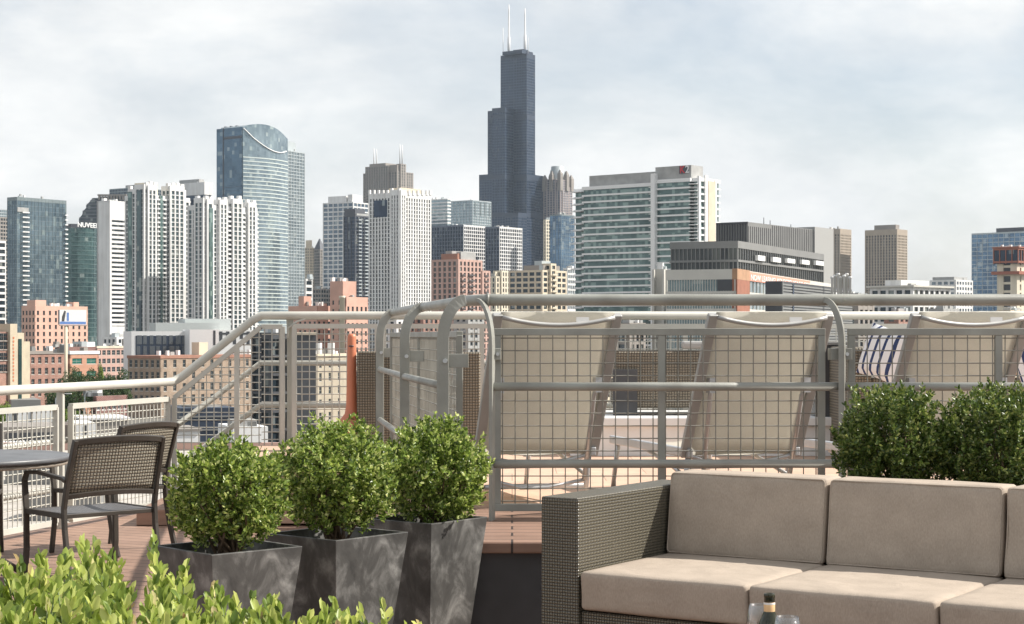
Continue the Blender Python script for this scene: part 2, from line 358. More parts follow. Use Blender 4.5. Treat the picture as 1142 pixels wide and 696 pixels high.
c_ = M
m_roofplant = c_('roof_plant_cladding', (.34,.34,.33), .7, 0, .15, .3)
m_wconc = c_('white_concrete', (.71,.71,.70), .75, 0, .08, .08, streak=.3)
m_wconc2 = c_('cream_concrete', (.66,.60,.48), .75, 0, .08, .08, streak=.3)
m_dconc = c_('dark_concrete', (.075,.08,.095), .6, 0, .12, .08)
m_metal = c_('mullion_metal', (.20,.24,.25), .4, .3, .1, .1)
m_lmetal = c_('pale_mullion', (.42,.46,.47), .4, .2, .1, .1)
m_stone = c_('warm_grey_stone', (.27,.245,.22), .8, 0, .12, .1)
m_tan = c_('tan_stone', (.37,.31,.245), .8, 0, .1, .1)
m_pinkb = c_('pink_brick', (.60,.38,.295), .85, 0, .1, .2)
m_salmon = c_('salmon_brick', (.56,.34,.265), .85, 0, .1, .2)
m_rose = c_('rose_precast', (.47,.31,.26), .85, 0, .1, .2)
m_beige = c_('beige_precast', (.60,.52,.40), .85, 0, .1, .2)
m_black = c_('black_aluminium', (.024,.038,.066), .5, 0, .2, .1)
m_brown = brick('brown_brick', (.36,.25,.165), (.29,.195,.125)); m_redb = brick('red_brick', (.36,.155,.105), (.28,.115,.075)); m_dred = brick('dark_red_brick', (.20,.05,.038), (.15,.038,.03))
m_cap = c_('red_brick_cornice', (.33,.17,.12), .85, 0, .12, .5)
g_dark = GL((.012,.02,.028), (.05,.07,.085), 1.5, 3.6); g_teal = GL((.03,.06,.09), (.17,.235,.275), 1.5, 3.4, .5, .1, .05, (.35,.42,.40))
g_green = GL((.02,.05,.055), (.09,.165,.16), 2, 3.8, .5, .1, .02); g_sky = GL((.11,.155,.19), (.33,.41,.445), 1.6, 3.9, .6, .1, .06, (.6,.66,.62))
g_blue = GL((.03,.06,.11), (.14,.24,.36), 1.6, 3.6, .6); g_res = GL((.02,.035,.045), (.10,.15,.16), 1.6, 2.9, .3, .1, .16, (.5,.5,.45))
g_navy = GL((.012,.022,.045), (.04,.06,.10), 1.6, 3.6, .5); g_k = GL((.035,.07,.072), (.14,.215,.205), .9, 3.05, .35, .08, .3, (.34,.44,.41))
m_winglass = M('window_glass', (.03,.045,.055), .08, .3, .6, .4); m_winframe = M('window_frame_paint', (.42,.40,.36), .6, 0, .1, 1); m_darkframe = M('dark_window_frame', (.10,.08,.07), .6, 0, .1, 1)

tag(MB().box(-3300, 3300, -250, 4200, GZ-1, GZ).build('ground', M('ground_city', (.12,.115,.10), .9, 0, .45, .01, 0)), kind='structure')

m_ribshade = c_('rib_in_shade', (.12,.14,.18), .5, .1, .1, .1)  # rib colour darkened to stand for the unlit left faces
m_dgrey2 = c_('dark_balcony_metal', (.10,.09,.09), .5, .1, .12, .3)
# --- far glass and stone towers, left to right
tower('office_tower', 'pale blue glass tower mostly cut by the left photo edge, far back', 2200, -40, -16, 8, 232, m_lmetal, g_sky, span=.8, pier=.3)
tower('office_tower', 'brown stone tower at the left photo edge, lower and nearer than the pale blue one', 1700, -40, -14, 9.5, 241, m_stone, g_dark, span=1.4, pier=.9, bay=3)
tower('apartment_tower', 'white banded low tower at the left photo edge in front of the brown one', 1000, -30, -12, 6.5, 268, m_wconc, g_dark, span=1.3, pier=.5, bay=6)
b = tower('glass_tower', 'dark teal glass tower with a column of white balconies, left of the green one', 1250, 8, 19, 74, 219.5, m_metal, g_teal, span=.22, pier=.14, bay=3, fl=3.4, dep=.15, par=2.5)
balconies_later = b
MB().box(-.3, .5, b.ly(31.5)-9.6, b.ly(31.5), b.z(236), b.z(231)).build('roof_terrace', m_roofplant, b.root)
# green curved office
b = Bld('curved_office_tower', 'green glass tower with a curved front and white letters on its dark top', 1500, 70, 80, 109)
n = 14; R0 = b.ly(109); poly = [(-30, 0)] + [(math.sin(math.pi*i/n)*6.5, R0*i/n) for i in range(n+1)] + [(-30, R0)]
co = MB().prism(poly, 0, b.z(254)); co.build('glazing', g_green, b.root)
fr = MB(); z = 4
while z < b.z(256): fr.prism([(p[0]+(.25 if p[0] > -20 else 0), p[1]) for p in poly], z, z+.5); z += 3.8
fr.build('floor_band', M('green_spandrel', (.11,.17,.165), .4, .2), b.root)
MB().prism([(p[0]*.9-1, p[1]) for p in poly], b.z(254), b.z(249.5)).build('crown', m_dconc, b.root)
text_mesh('sign_letters', 'NUVEEN', 5.6, m_white, b.root, (7.2, b.ly(86, 7), b.z(253.2)), (math.pi/2, 0, math.pi/2), .3, (b.ly(111, 7)-b.ly(86, 7)))
# dark stepped
def flat_prism(name, label, Y, prof, depth, mats, cat='building', fl=3.8, rows=True):
    r = thing(name, label, cat, (0, Y, GZ)); pr = [((px-CX)/F*Y, zpy(py, Y)-GZ) for px, py in prof]
    n = len(pr); m = MB(); vs = [(x, 0, z) for x, z in pr]+[(x, depth, z) for x, z in pr]
    m.add(vs, [tuple(range(n)), tuple(reversed(range(n, 2*n)))]+[(i, n+i, n+(i+1)%n, (i+1)%n) for i in range(n)])
    m.build('glazing', mats[0], r)
    if rows:
        f = MB(); xs = [p[0] for p in pr]; z = 3
        top = max(p[1] for p in pr)
        while z < top-1:                                             # floor bands clipped to the outline
            cr = []
            for i in range(n):
                (xa, za), (xb, zb) = pr[i], pr[(i+1)%n]
                if (za-z)*(zb-z) < 0: cr.append(xa+(xb-xa)*(z-za)/(zb-za))
            if len(cr) >= 2: f.box(min(cr)+.1, max(cr)-.1, -.25, .1, z, z+1.1)
            z += fl
        f.build('floor_band', mats[1], r)
    return r
r = flat_prism('office_tower', 'dark grey tower with a stepped sloping shoulder behind the white blank-sided one', 2000, [(88,380),(88,244),(92,239),(92,236),(96,232),(96,229),(100,225),(103,221),(140,219),(140,380)], 40, (g_dark, M('slate_cladding', (.10,.105,.12), .6)))
w_ = 2000/F; mb = MB()
for i in range(9): mb.box((110+i*3.3-CX)*w_, (112+i*3.3-CX)*w_, -1.5, 2, zpy(223,2000)-GZ, zpy(218.2,2000)-GZ)
mb.box((109-CX)*w_, (141-CX)*w_, -1.6, 2.2, zpy(218.4,2000)-GZ, zpy(216.8,2000)-GZ); mb.build('roof_colonnade', m_stone, r)
# white blank-sided
b = tower('office_tower', 'white tower with a blank side and dark striped front, left of the white twins', 1400, 108, 122.5, 140.5, 223.5, m_wconc, g_dark, span=0, pier=0, dep=2.2, par=1)
mb = MB(); L_, D_ = b.Lu, b.D
mb.box(-L_, .02, 0, D_*.12, 0, b.H-.5); mb.box(-2.2, .02, D_*.12, D_-.1, b.z(245), b.H-.5); mb.box(-2.1, .05, D_*.93, D_, 0, b.H-1)
z = b.z(245)-3.6
while z > 25: mb.box(-2.2, -.02, D_*.12, D_*.93, z, z+1.9); z -= 3.6
mb.box(-2.2, .0, D_*.12, D_*.93, 0, b.z(364))
mb.box(-L_, -L_+2, 0, D_, 0, b.H-.5); mb.box(-L_, 0, D_-1, D_-.05, 0, b.H-.7); mb.build('blank_wall', m_wconc, b.root)
tower('office_tower', 'blue grey tower with stepped roof peeking above the tall white twin', 2300, 122, 150, 180, 209, m_metal, g_navy, span=1, pier=.5, roof=[(140,172,206.5,m_roofplant)])
kw = dict(span=.5, pier=1.2, bay=3.3, fl=2.95, dep=.55, par=3.2)
b = tower('apartment_tower', 'taller of the two white ribbed apartment towers, on the left', 1150, 139, 163, 212, 217, m_wconc, g_res, blocks=[('L',144,153,211),('L',153,163.4,206,2.2),('R',163.2,173,207,1.6),('R',187,203,208,2.4),('R',203,206,212)], **kw, roof=[(150,176,204,m_wconc2,5)])
def balconies(b, face, cols, top, bot, step, mat, depth=1.5, h=.9):
    for p0, p1 in cols:
        z0 = b.z(top)-2; n = min(100//len(cols), int((z0-b.z(bot))/step)); y0, y1 = b.ly(p0), b.ly(p1)
        o = MB().box(-.1, depth, y0, y1, 0, .25).box(depth-.08, depth, y0, y1, .25, h+.1).build('balcony', mat, b.root); o.location = (0,0,z0)
        for i in range(1, n): c = o.copy(); sc.collection.objects.link(c); c.parent = b.root; c.location = (0,0,z0-i*step)
MB().box(.0, 1.0, b.ly(177.5), b.ly(180.5), 0, b.z(217)).build('glass_column', g_k, b.root); MB().box(b.lx(144.5), b.lx(149), -1.5, 0, 0, b.z(213)).build('glass_column', g_k, b.root); MB().box(b.lx(165-9), b.lx(161), -2.6, -2.2, 0, b.z(212)).build('glass_column', g_res, b.root)
balconies(b, 'R', [(174,177),(181,184),(206.5,211)], 219, 370, 2.95, m_wconc)
balconies(balconies_later, 'R', [(24,31.5),(71.5,74.5)], 234, 372, 3.4, m_wconc, 1.5, .8)
def crown(b, pts, mat=None, h=2.4, s=1.3):
    for face, px, py in pts:
        m = MB()
        if face == 'R': y = b.ly(px); m.box(-s, s*.6, y-s, y+s, b.z(py, 0, y)-h, b.z(py, 0, y)+h*.6)
        else: x = b.lx(px); m.box(x-s, x+s, -s*.6, s, b.z(py, x)-h, b.z(py, x)+h*.6)
        m.build('finial', mat or m_wconc, b.root)
crown(b, [('R',164,206),('R',168,205),('R',173,206),('R',188,207),('R',193,206.5),('R',198,206.5),('R',203,208),('L',145,210),('L',152,210)])
tower('office_tower', 'tower with a broad white top storey over blue glass between the white twins', 2000, 196, 228, 237.5, 203, m_wconc, g_navy, fl=60, span=0, pier=0, dep=1.5, par=14, roof=[(200,222,200.5)])
b = tower('apartment_tower', 'shorter of the two white ribbed apartment towers, on the right', 1120, 209, 229, 287, 228, m_wconc, g_res, blocks=[('L',219,229.3,221,2.2),('R',229.2,236,222,1.6),('R',243,252,223,1.6),('R',257,268,222,2.2),('R',275,284,226,1.6)], **kw)
MB().box(1.6, 2.1, b.ly(231), b.ly(235), 0, b.z(232)).build('glass_column', g_k, b.root)
balconies(b, 'R', [(253,256),(269,272),(284.5,286.6)], 232, 370, 2.95, m_wconc)
crown(b, [('R',230,221),('R',235,222),('R',244,223),('R',251,222.5),('R',258,221),('R',267,221),('R',276,225),('R',283,226),('L',220,221)])
# arched glass tower
b = Bld('arched_glass_tower', 'tallest glass tower at left with a curved arched top', 1800, 242, 271, 321)
Lv = b.ly(321); Lu = b.Lu; n = 20
pr = [(0, b.z(142))]+[(Lv*i/n, b.z(141.0-3.6*math.sin(math.pi*min(1,(i/n)*1.05)**.8)+ (i/n)**2*14, 0, Lv*i/n)) for i in range(1, n+1)]
def arc_pts(i, bulge=7): t = pr[i][0]/Lv; return bulge*math.sin(math.pi*t)
mb = MB(); vs = []; 
for i, (y, z) in enumerate(pr): vs += [(arc_pts(i), y, 0), (arc_pts(i), y, z), (-Lu*.9, y, 0), (-Lu*.9, y, z)]
fs = []
for i in range(n): k = 4*i; fs += [(k, k+4, k+5, k+1), (k+1, k+5, k+7, k+3), (k+2, k+3, k+7, k+6)]
fs += [(0,1,3,2), (4*n,4*n+2,4*n+3,4*n+1)]
mb.add(vs, fs); mb.build('glazing', g_sky, b.root)
mb = MB(); z = 4
while z < b.z(172):
    for i in range(n):
        y0, y1 = pr[i][0], pr[i+1][0]; a0, a1 = arc_pts(i)+.35, arc_pts(i+1)+.35
        mb.add([(a0-.5,y0,z),(a0,y0,z),(a0-.5,y0,z+1),(a0,y0,z+1),(a1-.5,y1,z),(a1,y1,z),(a1-.5,y1,z+1),(a1,y1,z+1)], [(1,5,7,3),(2,3,7,6),(0,4,5,1)])
    z += 3.9
mb.build('floor_band', M('pale_floor_band', (.55,.60,.57), .4, .1), b.root)
mb = MB(); mb.tube([(arc_pts(min(n,round(t*n)))+.8, Lv*t, b.z(143+t*76-52*t*t*1.0 , 0, Lv*t)) for t in [i/12 for i in range(12)]], .6, 6)
mb.build('arch_trim', m_white, b.root)
mb = MB().box(-Lu, -.8, -.6, 24, 0, b.z(141.5)); mb.build('side_wing', GL((.035,.065,.10), (.12,.19,.26), 2, 3.9, .6), b.root)
mb = MB(); mb.box(-Lu*.7, -1.2, -.8, 0, b.z(154), b.z(151)); 
for i in range(44): mb.box(-Lu+.3, -1, -.75, 0, 6+i*3.9, 6.25+i*3.9)
mb.box(-Lu*.75, -Lu*.72, -1, 0, 0, b.z(141)); mb.build('wing_mullion', m_dconc, b.root)
mb = MB()
for i in range(6): mb.box(-Lu+2+i*4, -Lu+4+i*4, 4, 8, b.z(141.6), b.z(139.5-(i%2)))
mb.build('roof_plant', m_dconc, b.root)
tower('glass_tower', 'grey glass slab tower directly right of the arched glass tower', 1950, 300, 318, 340, 167, m_lmetal, GL((.08,.11,.13), (.26,.31,.33), 2.2, 3.8, .5), span=.8, pier=.6, bay=5, a=28, roof=[(312,330,157,m_lmetal)])
b = tower('old_tower', 'slim beige tower with a small set-back crown right of the grey glass slab', 2300, 339, 345, 350.5, 276, m_beige, g_dark, span=1.2, pier=1.3, bay=3, roof=[(341,348,268,m_beige)])
b = tower('old_tower', 'dark grey tower with a pyramid roof beside the slim beige tower', 2200, 350, 357, 363, 278, m_stone, g_dark, span=1.2, pier=1, bay=3)
mb = MB(); x0, x1, y1 = -b.Lu, 0, b.D; z = b.H; mb.prism([(x0,0),(0,0),(0,y1),(x0,y1)], z, b.z(266), 0, [(x0/2-.5,y1/2-.5),(x0/2+.5,y1/2-.5),(x0/2+.5,y1/2+.5),(x0/2-.5,y1/2+.5)])
mb.build('pyramid_roof', m_dconc, b.root)
tower('apartment_block', 'small white banded block low beneath the slim beige tower', 1000, 339, 341, 348.5, 311, m_wconc, g_dark, span=1.5, pier=.4, bay=8)
tower('office_block', 'low grey office block behind the salmon brick building', 1500, 346, 358, 372, 322, m_stone, g_dark, span=1.4, pier=.6)
tower('office_tower', 'pale office tower with a gridded white frame behind the dark balcony tower', 1700, 360, 394, 411, 225, m_wconc, GL((.05,.08,.12), (.17,.22,.27), 2, 3.9, .45), span=1.2, pier=.9, bay=5.5, fl=4.2, roof=[(366,386,219,m_wconc),(388,404,217,m_wconc)], a=30)
b = tower('apartment_tower', 'dark blue glass balcony tower just left of the cream ribbed tower', 1500, 383, 396, 413, 240, m_dconc, g_navy, span=.7, pier=.5, bay=4, fl=3, roof=[(384,396,233,m_dconc),(398,410,238,m_roofplant)])
balconies(b, 'R', [(399,402),(406,410)], 243, 350, 3, m_lmetal)
b = tower('office_tower', 'brown stone tower with a stepped crown and two pairs of white antennas', 2300, 405, 443, 461, 191, m_stone, g_dark, span=1.5, pier=2.2, bay=4.2, blocks=[('L',408,434,185.5),('R',446,452,183)], roof=[(434,448,184,m_stone,1),(412,430,182.5,m_stone,1)])
for px, t in ((417,162),(420,163),(446,160),(448.5,161)):
    mb = MB(); x = b.lx(px, 10); mb.tube([(x,10,b.z(183)),(x,10,b.z(t+8)),(x,10,b.z(t))], [1,.7,.4], 6); mb.build('antenna', m_white, b.root)
b = tower('apartment_tower', 'cream white ribbed tower with pointed finials in front of the antenna tower', 1300, 411, 446, 481, 214, m_wconc, g_dark, a=38, span=.55, pier=1.35, bay=2.9, fl=2.9, dep=.6, par=4, blocks=[('L',436,446.3,212,1),('R',445.8,452,212,1)])
x0, x1 = b.lx(440, 5), -3
MB().box(b.lx(436,6), -3, 4, b.ly(469,-3), b.H-.3, b.z(208.5)).build('roof_plant', m_beige, b.root)
MB().box(b.lx(417), b.lx(432), -.12, .5, b.z(241), b.z(222)).build('dark_louvre', g_navy, b.root)
crown(b, [('L',x,214) for x in (412,417,422,427,432)]+[('L',437,212),('L',445,212)]+[('R',x,214.5) for x in (451,456,461,466,471,476,480)], h=2.2, s=.9)
tower('office_tower', 'pale green banded tower just right of the cream ribbed tower', 2100, 476, 499, 503, 221.5, m_wconc, g_sky, span=1.6, pier=0, fl=4)
b = tower('glass_tower', 'pale teal glass tower left of the tall black tower, above the two dark gridded ones', 2250, 502, 527, 548, 223, m_lmetal, g_sky, span=.8, pier=.4, bay=5)
mb = MB()
for px in (530,536,541,546): y = b.ly(px); mb.box(-.1, .5, y-.5, y+.5, b.z(240), b.z(225))
mb.build('fin', m_metal, b.root)
kw = dict(span=1.5, pier=1.15, bay=3.5, fl=3.9, dep=.8, par=2)
tower('office_tower', 'left one of the two dark gridded office towers with ribs coloured paler on the sunlit side', 1900, 478, 517, 541.5, 250.5, [m_ribshade, m_wconc], g_navy, **{**kw, 'span': .6, 'pier': .7, 'lit_right': 1})
tower('office_tower', 'right one of the two dark gridded office towers, in front of the tall black tower', 1880, 541, 557, 582.5, 252.5, [m_ribshade, m_wconc], g_navy, **{**kw, 'span': .6, 'pier': .7, 'lit_right': 1})
# the tall black stepped tower
YW = 2615
b = Bld('black_skyscraper', 'tallest tower, black and stepped, with two white antennas', YW, 533, 578, 608, 33); s = 23.0
hts = {(0,0):237,(2,2):237,(2,0):192.5,(0,2):192.5,(1,0):118.5,(2,1):118.5,(1,2):118.5,(1,1):57,(0,1):57}
fr, co = MB(), MB()
for (i, j), py in hts.items():
    x1, y0 = -i*s, j*s; H = (HY-py)/F*YW+CZ-GZ
    x0 = x1-s; y1 = y0+s
    co.box(x0+.3, x1-.3, y0+.3, y1-.3, 0, H-.5); fr.box(x0+.02, x1-.02, y0+.02, y1-.02, H-7, H)
    z = H-7-4.1
    while z > 0: fr.box(x0+.05, x1-.05, y0+.05, y1-.05, z, z+1.3); z -= 4.1
    for k in range(6):
        t = k*(s-.5)/5
        fr.box(x0+t, x0+t+.5, y0-.05, y0+.3, 0, H-.3); fr.box(x1-.3, x1+.05, y0+t, y0+t+.5, 0, H-.3)
    for bz in ((HY-130)/F*YW, (HY-198)/F*YW, (HY-240)/F*YW):          # louvred plant floors
        if bz-GZ < H-8: fr.box(x0-.02, x1+.02, y0-.02, y1+.02, bz-GZ, bz-GZ+7)
g_w = GL((.010,.025,.055), (.035,.065,.12), 1.5, 4.1, .4, .22, .04, (.2,.2,.18)); fr.build('facade_frame', m_black, b.root); co.build('glazing', g_w, b.root)
zr = (HY-57)/F*YW+CZ-GZ
MB().box(-1.6*s, -.1*s, .6*s, 1.9*s, zr-1, zr+4).box(-1.1*s, -.3*s, 1.1*s, 1.7*s, zr+3.9, zr+7).build('roof_plant', m_black, b.root)
for px, t in ((567.5,5),(585.5,9)):
    x = b.lx(px, 1.5*s); y = 1.5*s
    MB().tube([(x,y,zr),(x,y,zr+28),(x,y,zr+29),(x,y,b.z(t+8,x,y)),(x,y,b.z(t,x,y))], [2.2,2.2,1.4,1.1,.5], 8).build('antenna', m_white, b.root)
for px, t in ((561,31),(589,42)):
    x = b.lx(px, 1.2*s); MB().tube([(x,1.2*s,zr),(x,1.2*s,b.z(t,x,1.2*s))], .45, 5).build('thin_mast', m_wconc, b.root)
# crowned tower
b = tower('crowned_tower', 'stone tower with turrets round a drum, just right of the tall black tower', 2650, 606, 625, 638.5, 208, c_('mauve_stone', (.36,.31,.30), .8, 0, .1, .05), GL((.05,.07,.11), (.15,.19,.25), 2, 4, .4), span=1, pier=1.6, bay=5, blocks=[('L',610,620,200,1),('R',627,634,201,1)], a=40)
mb = MB(); c0 = (-b.Lu*.5, b.D*.45, 0); mb.lathe([(11,b.H-2),(11,b.z(189)),(9.5,b.z(188)),(9.5,b.z(184.5)),(6,b.z(184))], c0, 16); mb.build('crown_drum', m_lmetal, b.root); mb = MB()
for fx, fy, t in ((-.95,.05,197),(-.5,0,193),(-.05,.05,192),(0,.5,193),(-.05,.95,197),(-.75,.3,194),(-.25,.75,193)):
    x, y = b.Lu*fx, b.D*fy; mb.box(x-3, x+3, y-3, y+3, b.H-6, b.z(t)-2); mb.prism([(x-3,y-3),(x+3,y-3),(x+3,y+3),(x-3,y+3)], b.z(t)-2, b.z(t)+4, 0, [(x-.6,y-.6),(x+.6,y-.6),(x+.6,y+.6),(x-.6,y+.6)])
mb.build('turrets', m_stone, b.root)
tower('old_tower', 'thin cream tower squeezed between the black tower and the blue glass one', 1900, 606, 609, 614, 245, m_wconc2, g_dark, span=1.2, pier=1.2)
tower('glass_tower', 'blue reflective glass tower in front of the crowned stone tower', 1600, 613, 626, 641, 239, m_metal, g_blue, span=.3, pier=.25, bay=3, dep=.15)
# mid-distance blocks
b = tower('apartment_building', 'rose brick apartment building with dark balconies left of the cream ones', 950, 481, 511, 538, 289, m_rose, GL((.04,.045,.05), (.14,.13,.12), 1.6, 2.9, .2, .2, .1), span=.8, pier=1.5, bay=3.4, fl=2.95, blocks=[('R',537,546,302,.5)], roof=[(492,527,283,m_cap,2),(497,504,280,m_roofplant,4),(509,514,281,m_roofplant,4)])
balconies(b, 'R', [(514,517.5),(522,528),(540,543.5)], 303, 372, 2.95, m_dgrey2, 1.1, .7)
tower('old_building', 'cream stepped stone building between rose brick and tan apartments', 1200, 540, 553, 570, 308, m_wconc2, g_dark, span=1, pier=1.4, bay=3, blocks=[('R',558,568,302,1)], roof=[(552,562,303,m_wconc2,2)])
b = tower('apartment_building', 'tan apartment building with cream balcony end, below the tall black tower', 1000, 567, 605, 632, 301, m_beige, g_dark, span=1.1, pier=1.1, bay=4.5, fl=3.1, blocks=[('R',612,618,294,1.4)], roof=[(584,606,296,m_stone,3),(596,614,291,m_lmetal,6)])
balconies(b, 'R', [(613,618)], 303, 372, 3.1, m_wconc2, 2.4, .9)
tower('office_block', 'pale grey block beside the left edge of the big white and teal slab', 1250, 628, 633, 643, 299, m_wconc, g_sky, span=1.4, pier=.5)
# big white and teal slab
b = Bld('slab_apartment_tower', 'big white and teal glass apartment slab with a red and white roof sign', 800, 660, 777, 806, 38)
fr, co = MB(), MB(); fl = 3.05
gx = b.lx(731); D = b.ly(805)
x00 = b.lx(638, 5.0)
kk = dict(fl=fl, bay=7.5, span=.8, pier=0, dep=.7, par=1.6)
def zz(py, x, y=0): return b.z(py, x, y)
grid(fr, co, x00+6, gx-5, 4.5, 22, 0, zz(203, gx, 4.5), **kk)
grid(fr, co, x00-1, x00+7.5, 7.5, 22, 0, zz(211, x00, 7.5), **kk)
grid(fr, co, gx-7, gx-2, 7.5, 22, 0, zz(200, gx, 7.5), **kk)
grid(fr, co, gx-2.2, b.lx(768), 1.2, D, 0, zz(197.5, 0), **kk)
grid(fr, co, b.lx(768)-.3, 0, 3.2, D-1, 0, zz(197.5, 0), **kk)
for x0_, x1_, yy_ in ((b.lx(768)-.2, -.2, .3), (gx-7, gx-2.5, 5.0), (x00-1, x00+5, 5.0)):                                      # corner balconies
    z = zz(205, 0)
    while z > 2: fr.box(x0_, x1_, yy_, yy_+3.5, z, z+.35); z -= fl
mb = MB(); mb.box(gx-2.4, gx-.2, -.4, 8, 0, zz(193.5, gx)); mb.box(-.6, .35, 1.5, b.ly(781), 0, zz(196,0)); mb.box(-.6, .35, b.ly(786), b.ly(789), 0, zz(195.5,0,8)); mb.box(-.6, .35, b.ly(797), b.ly(799), 0, zz(200,0,12))
mb.build('white_pier', m_white, b.root)
fr.build('facade_frame', m_white, b.root); co.build('glazing', g_k, b.root)
MB().box(-1, .55, b.ly(789)+.01, b.ly(797)-.01, 0, zz(202,0,10)).build('stair_tower', m_beige, b.root)
mb = MB(); mb.box(b.lx(660,9), gx-1, 7, 16, zz(204,gx)-.5, zz(189.5,gx)); mb.build('penthouse', m_roofplant, b.root)
mb = MB().box(gx-1.5, b.lx(768), 2.2, 12, zz(199,0), zz(183.5,-4)); mb.build('penthouse', m_roofplant, b.root)
px0 = b.lx(757.5, 2); sg = MB().box(px0, b.lx(767.5,2), 1.85, 2.25, zz(192.5,-4), zz(184,-4)).build('roof_sign', m_dconc, b.root)
text_mesh('sign_letter', 'K', 4.6, M('sign_red', (.55,.02,.03), .4), sg, (px0+.4, 1.75, zz(192,-4)), (math.pi/2,0,0), .1, 2.6)
text_mesh('sign_letter', '2', 4.6, m_white, sg, (px0+3.3, 1.75, zz(192,-4)), (math.pi/2,0,0), .1, 2.0)

# --- grey building group with the leasing banner
m_greyclad = c_('grey_cladding', (.20,.20,.195), .6, .1, .08, .2); m_dgrey = c_('charcoal_cladding', (.06,.063,.07), .5, .1, .12, .3); m_lgrey = c_('off_white_cladding', (.55,.53,.48), .7, 0, .06, .3)
b = Bld('warehouse_building', 'grey slatted plant building on the skyline behind the charcoal glass block', 520, 799, 834, 928, 34)
Lv = b.ly(907); zt = b.z(247.5); mb = MB(); mb.box(-b.Lu, 0, 0, Lv*.5, 0, zt); mb.prism([(-b.Lu,Lv*.5),(0,Lv*.5),(0,Lv),(-b.Lu,Lv)], 0, zt); mb.build('wall', m_greyclad, b.root)
mb = MB()
for i in range(34): y = .2+i*Lv/34; mb.box(.0, .12, y, y+.15, b.z(300), zt-.2-(1 if i < 12 else 0))
for i in range(12): x = -b.Lu+i*b.Lu/12; mb.box(x, x+.25, -.3, 0, b.z(275), zt-.3)
mb.box(-b.Lu, .1, -.35, -.02, zt-.5, zt+.05); mb.build('slat_screen', m_dgrey, b.root)
mb = MB().box(-8, .5, b.ly(907), b.ly(928), 0, b.z(253,0,Lv)); mb.build('lift_tower', M('grey_render', (.33,.33,.32), .8), b.root)
mb = MB(); 
for y, h in ((b.ly(862),2.3),(b.ly(869),1.7),(b.ly(892),1.2)): mb.tube([(-3,y,zt-.2),(-3,y,zt+h)], .12, 5)
mb.build('roof_mast', m_dgrey, b.root)

b = Bld('office_building', 'charcoal glass block with a row of small white window canopies', 450, 747, 823, 919, 25)
Lv = b.ly(919); fr, co = MB(), MB(); zt = b.z(268.5); z2 = b.z(276.5); z3 = b.z(298)
co.box(-b.Lu+.4, -.3, .3, Lv-.3, 0, zt-.5); fr.box(-b.Lu, 0, 0, Lv, z2, zt); fr.box(-b.Lu-.1, .1, -.1, Lv, b.z(290.5)-.3, b.z(290.5)+.25)
n = 16
for i in range(n+1): x = -b.Lu+.2+(b.Lu-.5)*i/n; fr.box(x, x+.22, .05, .35, 0, z2)
n = 40
for i in range(n+1): y = .2+(Lv-.5)*i/n; fr.box(-.35, -.05, y, y+.16, 0, z2)
fr.build('facade_frame', m_greyclad, b.root); co.build('glazing', GL((.02,.023,.028), (.075,.085,.085), 1.2, 3.3, .35, .12, .2, (.16,.17,.15)), b.root)
for p0, p1, a0, a1 in ((842,850.5,284,291),(859,868,286,292.5),(875,884,287.5,293.5),(891.5,900,289,295),(907,916,290,296)):
    y0, y1 = b.ly(p0), b.ly(p1); mb = MB(); mb.box(0, .8, y0+.2, y1-.2, b.z(a1,0,y0)+.15, b.z(a0,0,y0)-.15); mb.build('white_canopy', m_white, b.root)
b = Bld('office_building', 'low white and glass building with an orange corner and a leasing banner', 390, 742.7, 821, 932, 20)
fr, co = MB(), MB(); Lv = b.ly(932); zt = b.z(300); zb = b.z(311.5)
co.box(-b.Lu+.3, -.3, .3, Lv, 0, zt-.5); fr.box(-b.Lu, 0, 0, Lv, zb, zt)
for py in (324.5, 344): z = b.z(py); fr.box(-b.Lu, 0, 0, Lv, z-1.2 if py > 330 else z-.6, z)
for i in range(27): x = -b.Lu+i*b.Lu/27; fr.box(x, x+.12, .15, .4, 0, zb)
for i in range(34): y = i*Lv/34; fr.box(-.4, -.15, y, y+.12, 0, zb)
fr.build('facade_frame', m_lgrey, b.root); co.build('glazing', GL((.10,.15,.17), (.30,.37,.38), 1.3, 3.5, .5, .1, .2), b.root)
MB().box(-.9, .25, .02, b.ly(835), 0, zb-.02).build('corner_cladding', M('rust_brick', (.30,.125,.08), .8, 0, .12, .5), b.root)
MB().box(-.9, .27, -.02, b.ly(835), zb, zt+.1).build('corner_cladding', M('orange_brick', (.40,.235,.14), .8, 0, .12, .5), b.root)
MB().box(-b.lx(821)-4.2, -.92, -.1, .3, b.z(324), zb).build('dark_window', m_dgrey, b.root)
y0, y1 = b.ly(835.5), b.ly(903); bn = MB().box(.02, .16, y0, y1, b.z(311.3,0,0), b.z(301,0,0)).build('banner', M('coral_banner', (.66,.29,.21), .6, 0, .04, 1), b.root)
text_mesh('banner_lettering', 'NOW LEASING! KENECTCHICAGO.COM', 1.75, m_white, bn, (.2, y0+.8, b.z(310,0,0)), (math.pi/2,0,math.pi/2), .02, y1-y0-1.4)
tower('warehouse_building', 'white and dark windowed flank seen left of the low white building', 420, 729, 742, 744, 300, m_lgrey, g_dark, fl=9, span=3.5, pier=3, bay=9, a=20)
b = Bld('industrial_building', 'small dark grey corrugated building in front of the leasing banner', 300, 853.5, 872, 950, 22)
Lv = b.ly(950); H = b.z(313.5); MB().box(-b.Lu, 0, 0, Lv, 0, H).build('wall', m_dgrey, b.root); mb = MB(); z = H-.35
while z > 8: mb.box(.0, .12, .5, Lv, z-.33, z-.05); z -= .5
mb.box(.0, .15, Lv*.0, .4, 8, H-.1); mb.build('corrugated_siding', c_('zinc_siding', (.22,.225,.22), .55, .2, .08, .4), b.root)
